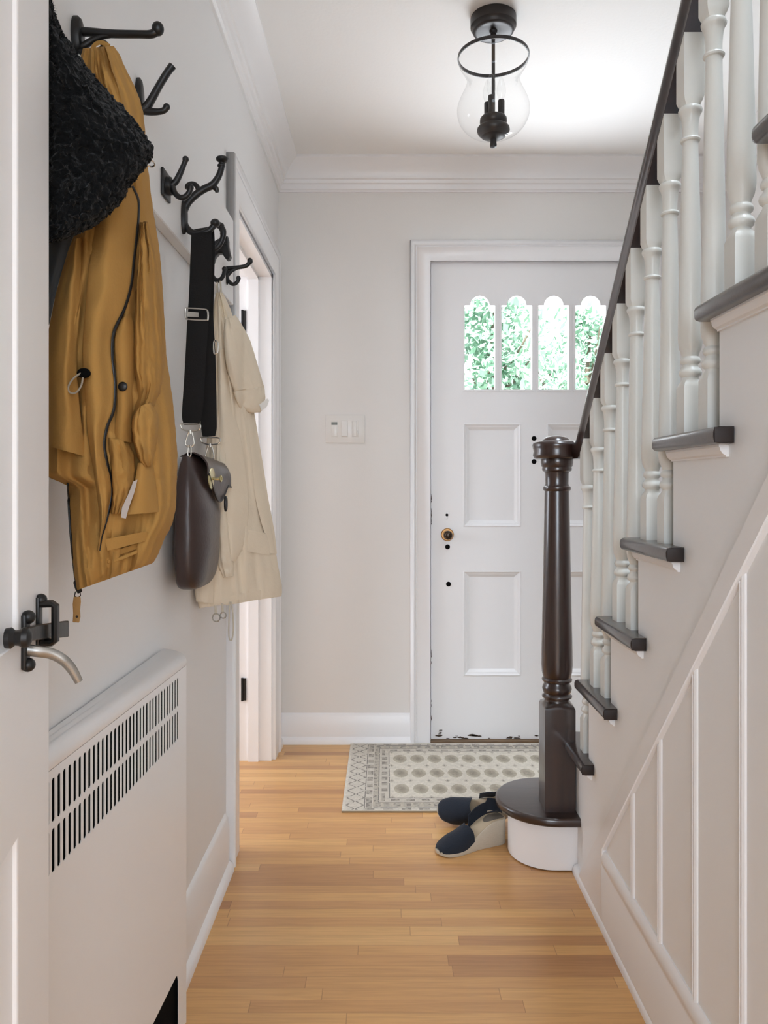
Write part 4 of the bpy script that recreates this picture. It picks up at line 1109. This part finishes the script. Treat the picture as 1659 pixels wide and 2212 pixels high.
# ------------------------------------------------------------------ charcoal fleece
fr_ = [(86,-150,112,-150,0.018),(84,-90,112,-95,0.026),(84,-40,108,-40,0.030),(84,0,109,0,0.032),(84,60,126,58,0.036),(82,120,166,118,0.040),(82,190,220,186,0.042),(82,250,276,246,0.044),(82,300,318,298,0.042),(82,330,329,326,0.040),(82,356,318,354,0.040),(82,400,282,398,0.040),(82,440,256,440,0.038),(82,478,214,478,0.034),(82,504,166,505,0.028),(84,520,112,521,0.020)]
def fY(x): return 0.812 + 0.070*(x-82)/250.0
fl = empty('charcoal_fleece', P(90, 520, 0.83), 'dark charcoal fleece garment hanging in front of the mustard jacket', 'jacket')
obj('fleece_body', garment(fr_, fY, 12, 150, fold=0.004, nf=3, seed=5, wr=0.004, wsc=40, fuzz=0.0042), M_fleece, fl, ang=85)
bm = bmesh.new()
for k_ in range(3000):                                        # short curly pile
    y = random.uniform(-60, 520); xl,yl,xr,yr,d = row_at(fr_, y)
    u = 1 - abs(random.gauss(0, 0.22)) if random.random() < 0.6 else random.random()
    if u < 0 or u > 1: continue
    x = xl+(xr-xl)*u; s = math.sqrt(max(0,1-(1-2*u)**2))
    p = P(x, y, fY(x)-d*s)
    dr = Vector((random.gauss(0.4*(2*u-1),0.6), -0.7*s+random.gauss(0,0.4), random.gauss(0,0.6))).normalized()*random.uniform(0.002,0.0045)
    sd = dr.orthogonal().normalized()*0.0009
    m_ = p+dr*0.6+sd*1.5
    vs = [bm.verts.new(c) for c in (p-sd, p+sd, m_+sd*0.7, p+dr, m_-sd*0.7)]
    bm.faces.new(vs)
obj('fleece_pile', bm, M_fleece, fl, kind='stuff', flat=True)
obj('lining', sheet([(84,500,168,490),(84,560,146,545),(84,640,124,620),(84,720,106,700)], lambda x,y: 0.872, 0.0, 5, 14, bulge=0.006, fold=0.003, nf=2, seed=21, wr=0.003), M_fleece2, fl, ang=70, label='slate grey lining hanging lower')
obj('ring', tube(bmesh.new(), [P(325+9*math.cos(t), 353+4*math.sin(t), fY(322)) + Vector((0,0.004*math.sin(t),0)) for t in [2*PI*i/18 for i in range(18)]], 0.0009, 6, closed=True), M_chrome, fl, label='small silver ring')

# ------------------------------------------------------------------ beige jacket
br = [(467,632,479,630,0.010),(463,650,488,646,0.022),(460,680,500,674,0.034),(457,730,514,724,0.044),(454,800,528,798,0.048),(450,880,543,876,0.050),(446,960,556,956,0.050),(441,1040,569,1036,0.050),(435,1110,582,1106,0.050),(429,1180,593,1176,0.050),(424,1240,603,1234,0.048),(425,1285,609,1268,0.046),(430,1314,608,1288,0.044)]
def bY(x): return 1.822 + 0.215*(x-424)/184.0
bf = front(br, bY)
bj = empty('beige_jacket', P(510, 1305, 1.87), 'pale beige cotton jacket hanging from the horse head hook', 'jacket')
obj('jacket_body', garment(br, bY, 9, 120, fold=0.010, nf=4, seed=31, wr=0.002, wsc=40), M_beige, bj, ang=80)
obj('hanging_loop', tube(bmesh.new(), [P(x,y,YH) for x,y in ((470,640),(469,620),(470,605),(474,602),(476,608),(477,622),(478,640))], 0.0022, 6, flat=2.0), M_beige2, bj)
obj('sleeve', garment([(487,690,508,680,0.012),(484,712,524,704,0.026),(484,745,541,738,0.032),(488,785,554,780,0.034),(497,822,564,814,0.034),(506,846,570,834,0.033)], lambda x: bf(x,780)-0.020, 7, 56, fold=0.005, nf=2, seed=33, wr=0.003, wsc=35), M_beige, bj, ang=80)
obj('cuff', garment([(504,846,571,834,0.036),(510,866,573,856,0.036),(518,882,571,878,0.033),(534,892,562,891,0.024)], lambda x: bf(x,780)-0.020, 6, 48, seed=35, wr=0.004, wsc=40), M_beige, bj, ang=80)
bm = bmesh.new(); cY = bf(560,870)-0.060
prism(bm, [(560,874),(578,860),(581,866),(577,878),(565,888)], lambda u,v,a: P(u,v,a), cY-0.002, cY+0.002)
obj('cuff_tab', bm, M_plastic, bj, label='white cuff tab')
obj('front_panel', sheet([(470,760,486,750),(472,880,500,870),(474,940,518,935),(474,1000,529,1000),(474,1060,536,1060),(476,1110,537,1112),(480,1150,532,1152),(488,1185,522,1188),(496,1210,508,1214)], bf, 0.010, 7, 20, bulge=0.014, fold=0.003, nf=1, seed=36, wr=0.003), M_beige, bj, ang=70)
obj('sleeve', garment([(466,960,490,955,0.014),(464,1030,494,1025,0.022),(464,1100,494,1098,0.026),(466,1150,498,1150,0.028),(468,1195,504,1195,0.028),(472,1226,506,1222,0.026),(482,1248,506,1244,0.020)], lambda x: bf(x,1100)-0.002, 7, 44, fold=0.004, nf=2, seed=37, wr=0.006, wsc=45), M_beige, bj, ang=80)
obj('placket', sheet([(526,890,548,884),(534,960,560,956),(546,1030,572,1028),(552,1075,580,1080),(562,1120,588,1122),(574,1160,594,1158),(582,1195,598,1196)], bf, 0.005, 6, 12, bulge=0.005, seed=39, wr=0.002), M_beige, bj, ang=70)
obj('pocket_flap', sheet([(532,1143,574,1152),(524,1160,588,1178),(518,1188,584,1200)], bf, 0.007, 5, 14, bulge=0.003, seed=40), M_beige, bj, ang=70)
obj('hem_band', sheet([(485,1290,606,1266),(488,1308,608,1286)], bf, 0.006, 5, 22, seed=41, bulge=0.003), M_beige, bj, ang=70)
obj('side_flap', garment([(422,1225,462,1225,0.014),(420,1270,463,1268,0.018),(424,1300,462,1304,0.016)], lambda x: 1.798+0.0006*(x-420), 6, 36, fold=0.003, nf=2, seed=43), M_beige, bj, ang=80)
for (cx_, cy_, r_) in ((467,1334,8),(482,1329,6)):
    obj('eyelet_ring', tube(bmesh.new(), [P(cx_+r_*math.cos(t), cy_+r_*1.1*math.sin(t), 1.80) for t in [2*PI*i/18 for i in range(18)]] , 0.0016, 6, closed=True), M_chrome, bj)
    obj('eyelet_strap', tube(bmesh.new(), [P(cx_-2, cy_-26, 1.80), P(cx_-1, cy_-6, 1.80)], 0.0028, 6, flat=0.4), M_beige2, bj)
obj('drawcord', tube(bmesh.new(), catmull([P(x,y,1.84) for x,y in ((496,1300),(495,1330),(494,1365),(496,1381),(501,1381),(504,1360),(503,1325),(499,1300))],5), 0.0017, 8), M_beige2, bj, label='hanging beige drawcord loop')

# ------------------------------------------------------------------ crossbody bag
bagl = Vector((-0.405, 1.66, 0.875))
bag = empty('crossbody_bag', bagl, 'dark brown leather crossbody bag on a wide black strap', 'bag')
def bag_ring(z, y0, y1, x0, x1, bul):
    pts = []
    for i in range(40):
        t = 2*PI*i/40; c, s = math.cos(t), math.sin(t)
        sx = math.copysign(abs(s)**0.55, s); sy = math.copysign(abs(c)**0.55, c)
        x = (x0+x1)/2 + (x1-x0)/2*sx + (bul*max(0,s)*(1-(abs(c))**2))
        pts.append((x, (y0+y1)/2+(y1-y0)/2*sy, z))
    return pts
rows = [(0.872,1.64,1.70,-0.425,-0.405,0),(0.875,1.60,1.735,-0.432,-0.396,0.001),(0.884,1.575,1.755,-0.436,-0.390,0.003),(0.905,1.560,1.772,-0.438,-0.385,0.006),(0.95,1.552,1.782,-0.439,-0.382,0.010),(1.02,1.552,1.786,-0.439,-0.382,0.011),(1.08,1.556,1.786,-0.437,-0.385,0.008),(1.12,1.565,1.782,-0.433,-0.392,0.005),(1.145,1.575,1.772,-0.428,-0.400,0.002),(1.155,1.580,1.765,-0.424,-0.408,0.0)]
bm = bmesh.new()
loft(bm, [bag_ring(*r) for r in smooth_rows(rows, 5)])
for v in bm.verts: v.co.x += 0.0025*noise.noise(v.co*22)
obj('bag_body', bm, M_leather, bag, ang=70)
# flap folded over the top and down the far half of the face
bm = bmesh.new(); A = []; Bk = []
for i in range(15):
    y = 1.61 + 0.185*i/14; u = i/14
    lo = 1.118 - 0.048*math.sin(PI*min(1,u*1.15))**1.2 - 0.028*u
    ra = []; rb = []
    for j in range(10):
        t = j/9
        if t < 0.35: x, z = -0.430 + 0.044*(t/0.35), 1.156 + 0.008*math.sin(PI*t/0.35) - 0.012*u
        else: x, z = -0.386 + 0.014*math.sin(PI*0.5*min(1,(t-0.35)/0.4)), 1.156-0.012*u + (lo-1.156+0.012*u)*(t-0.35)/0.65
        ra.append((x+0.010*u, y, z)); rb.append((x+0.010*u-0.003, y, z-0.002))
    A.append(ra); Bk.append(rb)
loft(bm, [a+b[::-1] for a,b in zip(A,Bk)])
flap = obj('flap', bm, M_leather, bag, ang=60)
bm = bmesh.new(); tube(bm, [Vector(r[-1]) for r in A], 0.0022, 6)
obj('flap_edge', bm, M_leather_b, flap, label='black piped edge')
c = Vector((-0.3735, 1.640, 1.108)); rings = []
for o, s in ((0.0,1.0),(0.002,1.0),(0.0035,0.85),(0.0038,0.3)):
    rings.append([(c.x+o, c.y+0.030*s*math.cos(t), c.z+0.0235*s*math.sin(t)) for t in [2*PI*i/28 for i in range(28)]])
bm = bmesh.new(); loft(bm, rings)
tl = obj('turn_lock', bm, M_gold, bag, label='pale gold oval turn lock')
bm = bmesh.new(); tube(bm, [c+Vector((0.002,0,0)), c+Vector((0.012,0,-0.001)), c+Vector((0.020,0.004,0.0))], 0.003, 8)
tube(bm, [c+Vector((0.020,0.004+0.006*math.cos(t),0.006*math.sin(t))) for t in [2*PI*i/12 for i in range(12)]], 0.002, 6, closed=True)
obj('turn_bar', bm, M_gold, tl)
obj('flap_tip', tube(bmesh.new(), [Vector((-0.362,1.735+0.007*math.cos(t),1.052+0.015*math.sin(t))) for t in [2*PI*i/16 for i in range(16)]], 0.003, 8, closed=True), M_leather_b, flap)
# straps: flat webbing with thickness from pixel edges
def web(rows, name, par):
    bm = bmesh.new(); rings = []
    for (xl,yl,xr,yr,Y) in smooth_rows(rows, 6):
        rings.append([P(xl,yl,Y), P((xl+xr)/2,(yl+yr)/2,Y-0.0012), P(xr,yr,Y), P(xr,yr,Y+0.0028), P((xl+xr)/2,(yl+yr)/2,Y+0.0016), P(xl,yl,Y+0.0028)])
    loft(bm, rings); return obj(name, bm, M_strap, par, ang=50)
web([(417,503,458,496,1.640),(414,496,458,490,1.626),(413,510,457,506,1.612),(411,560,458,556,1.606),(408,640,456,636,1.602),(404,700,450,698,1.600),(401,760,446,758,1.597),(397,830,442,826,1.594),(393,890,438,886,1.592),(394,908,434,906,1.592),(398,918,430,918,1.592)], 'strap', bag)
web([(421,503,460,496,1.642),(424,496,462,490,1.655),(430,540,464,536,1.668),(434,640,462,636,1.680),(440,700,461,690,1.690),(439,760,465,756,1.700),(436,830,467,826,1.710),(433,900,468,896,1.716),(435,930,468,926,1.720),(438,944,465,942,1.722)], 'strap', bag)
def ring_px(pts, Y, r, n=5): return tube(bmesh.new(), catmull([P(x,y,Y) for x,y in pts], n, True), r, 8, closed=True)
obj('strap_slide', ring_px([(401,668),(407,666),(440,668),(448,672),(449,688),(444,692),(408,690),(401,686)], 1.598, 0.0020), M_chrome, bag, label='silver strap slide')
bm = bmesh.new(); prism(bm, [(405,673),(429,675),(429,685),(405,684)], lambda u,v,a: P(u,v,a), 1.5945, 1.5965)
obj('slide_tab', bm, M_chrome, bag)
obj('strap_slide', ring_px([(462,738),(469,738),(471,744),(470,760),(466,764),(462,762)], 1.698, 0.0018), M_chrome, bag, label='silver strap slide on the rear strap')
for (ox, oy, Y) in ((0,0,1.590),(43,29,1.720)):
    obj('strap_ring', ring_px([(392+ox,916+oy),(410+ox,916+oy),(430+ox,917+oy),(433+ox,923+oy),(428+ox,929+oy),(410+ox,931+oy),(395+ox,928+oy),(391+ox,922+oy)], Y, 0.0016), M_chrome, bag)
    bm = ring_px([(408+ox,934+oy),(414+ox,934+oy),(419+ox,955+oy),(416+ox,963+oy),(408+ox,966+oy),(401+ox,960+oy),(402+ox,950+oy)], Y, 0.0016)
    tube(bm, [P(411+ox,929+oy,Y), P(411+ox,937+oy,Y)], 0.003, 8)
    obj('swivel_clip', bm, M_chrome, bag)
    obj('bag_ring', ring_px([(407+ox,964+oy),(412+ox,965+oy),(412+ox,984+oy),(406+ox,984+oy)], Y, 0.0014), M_chrome, bag)
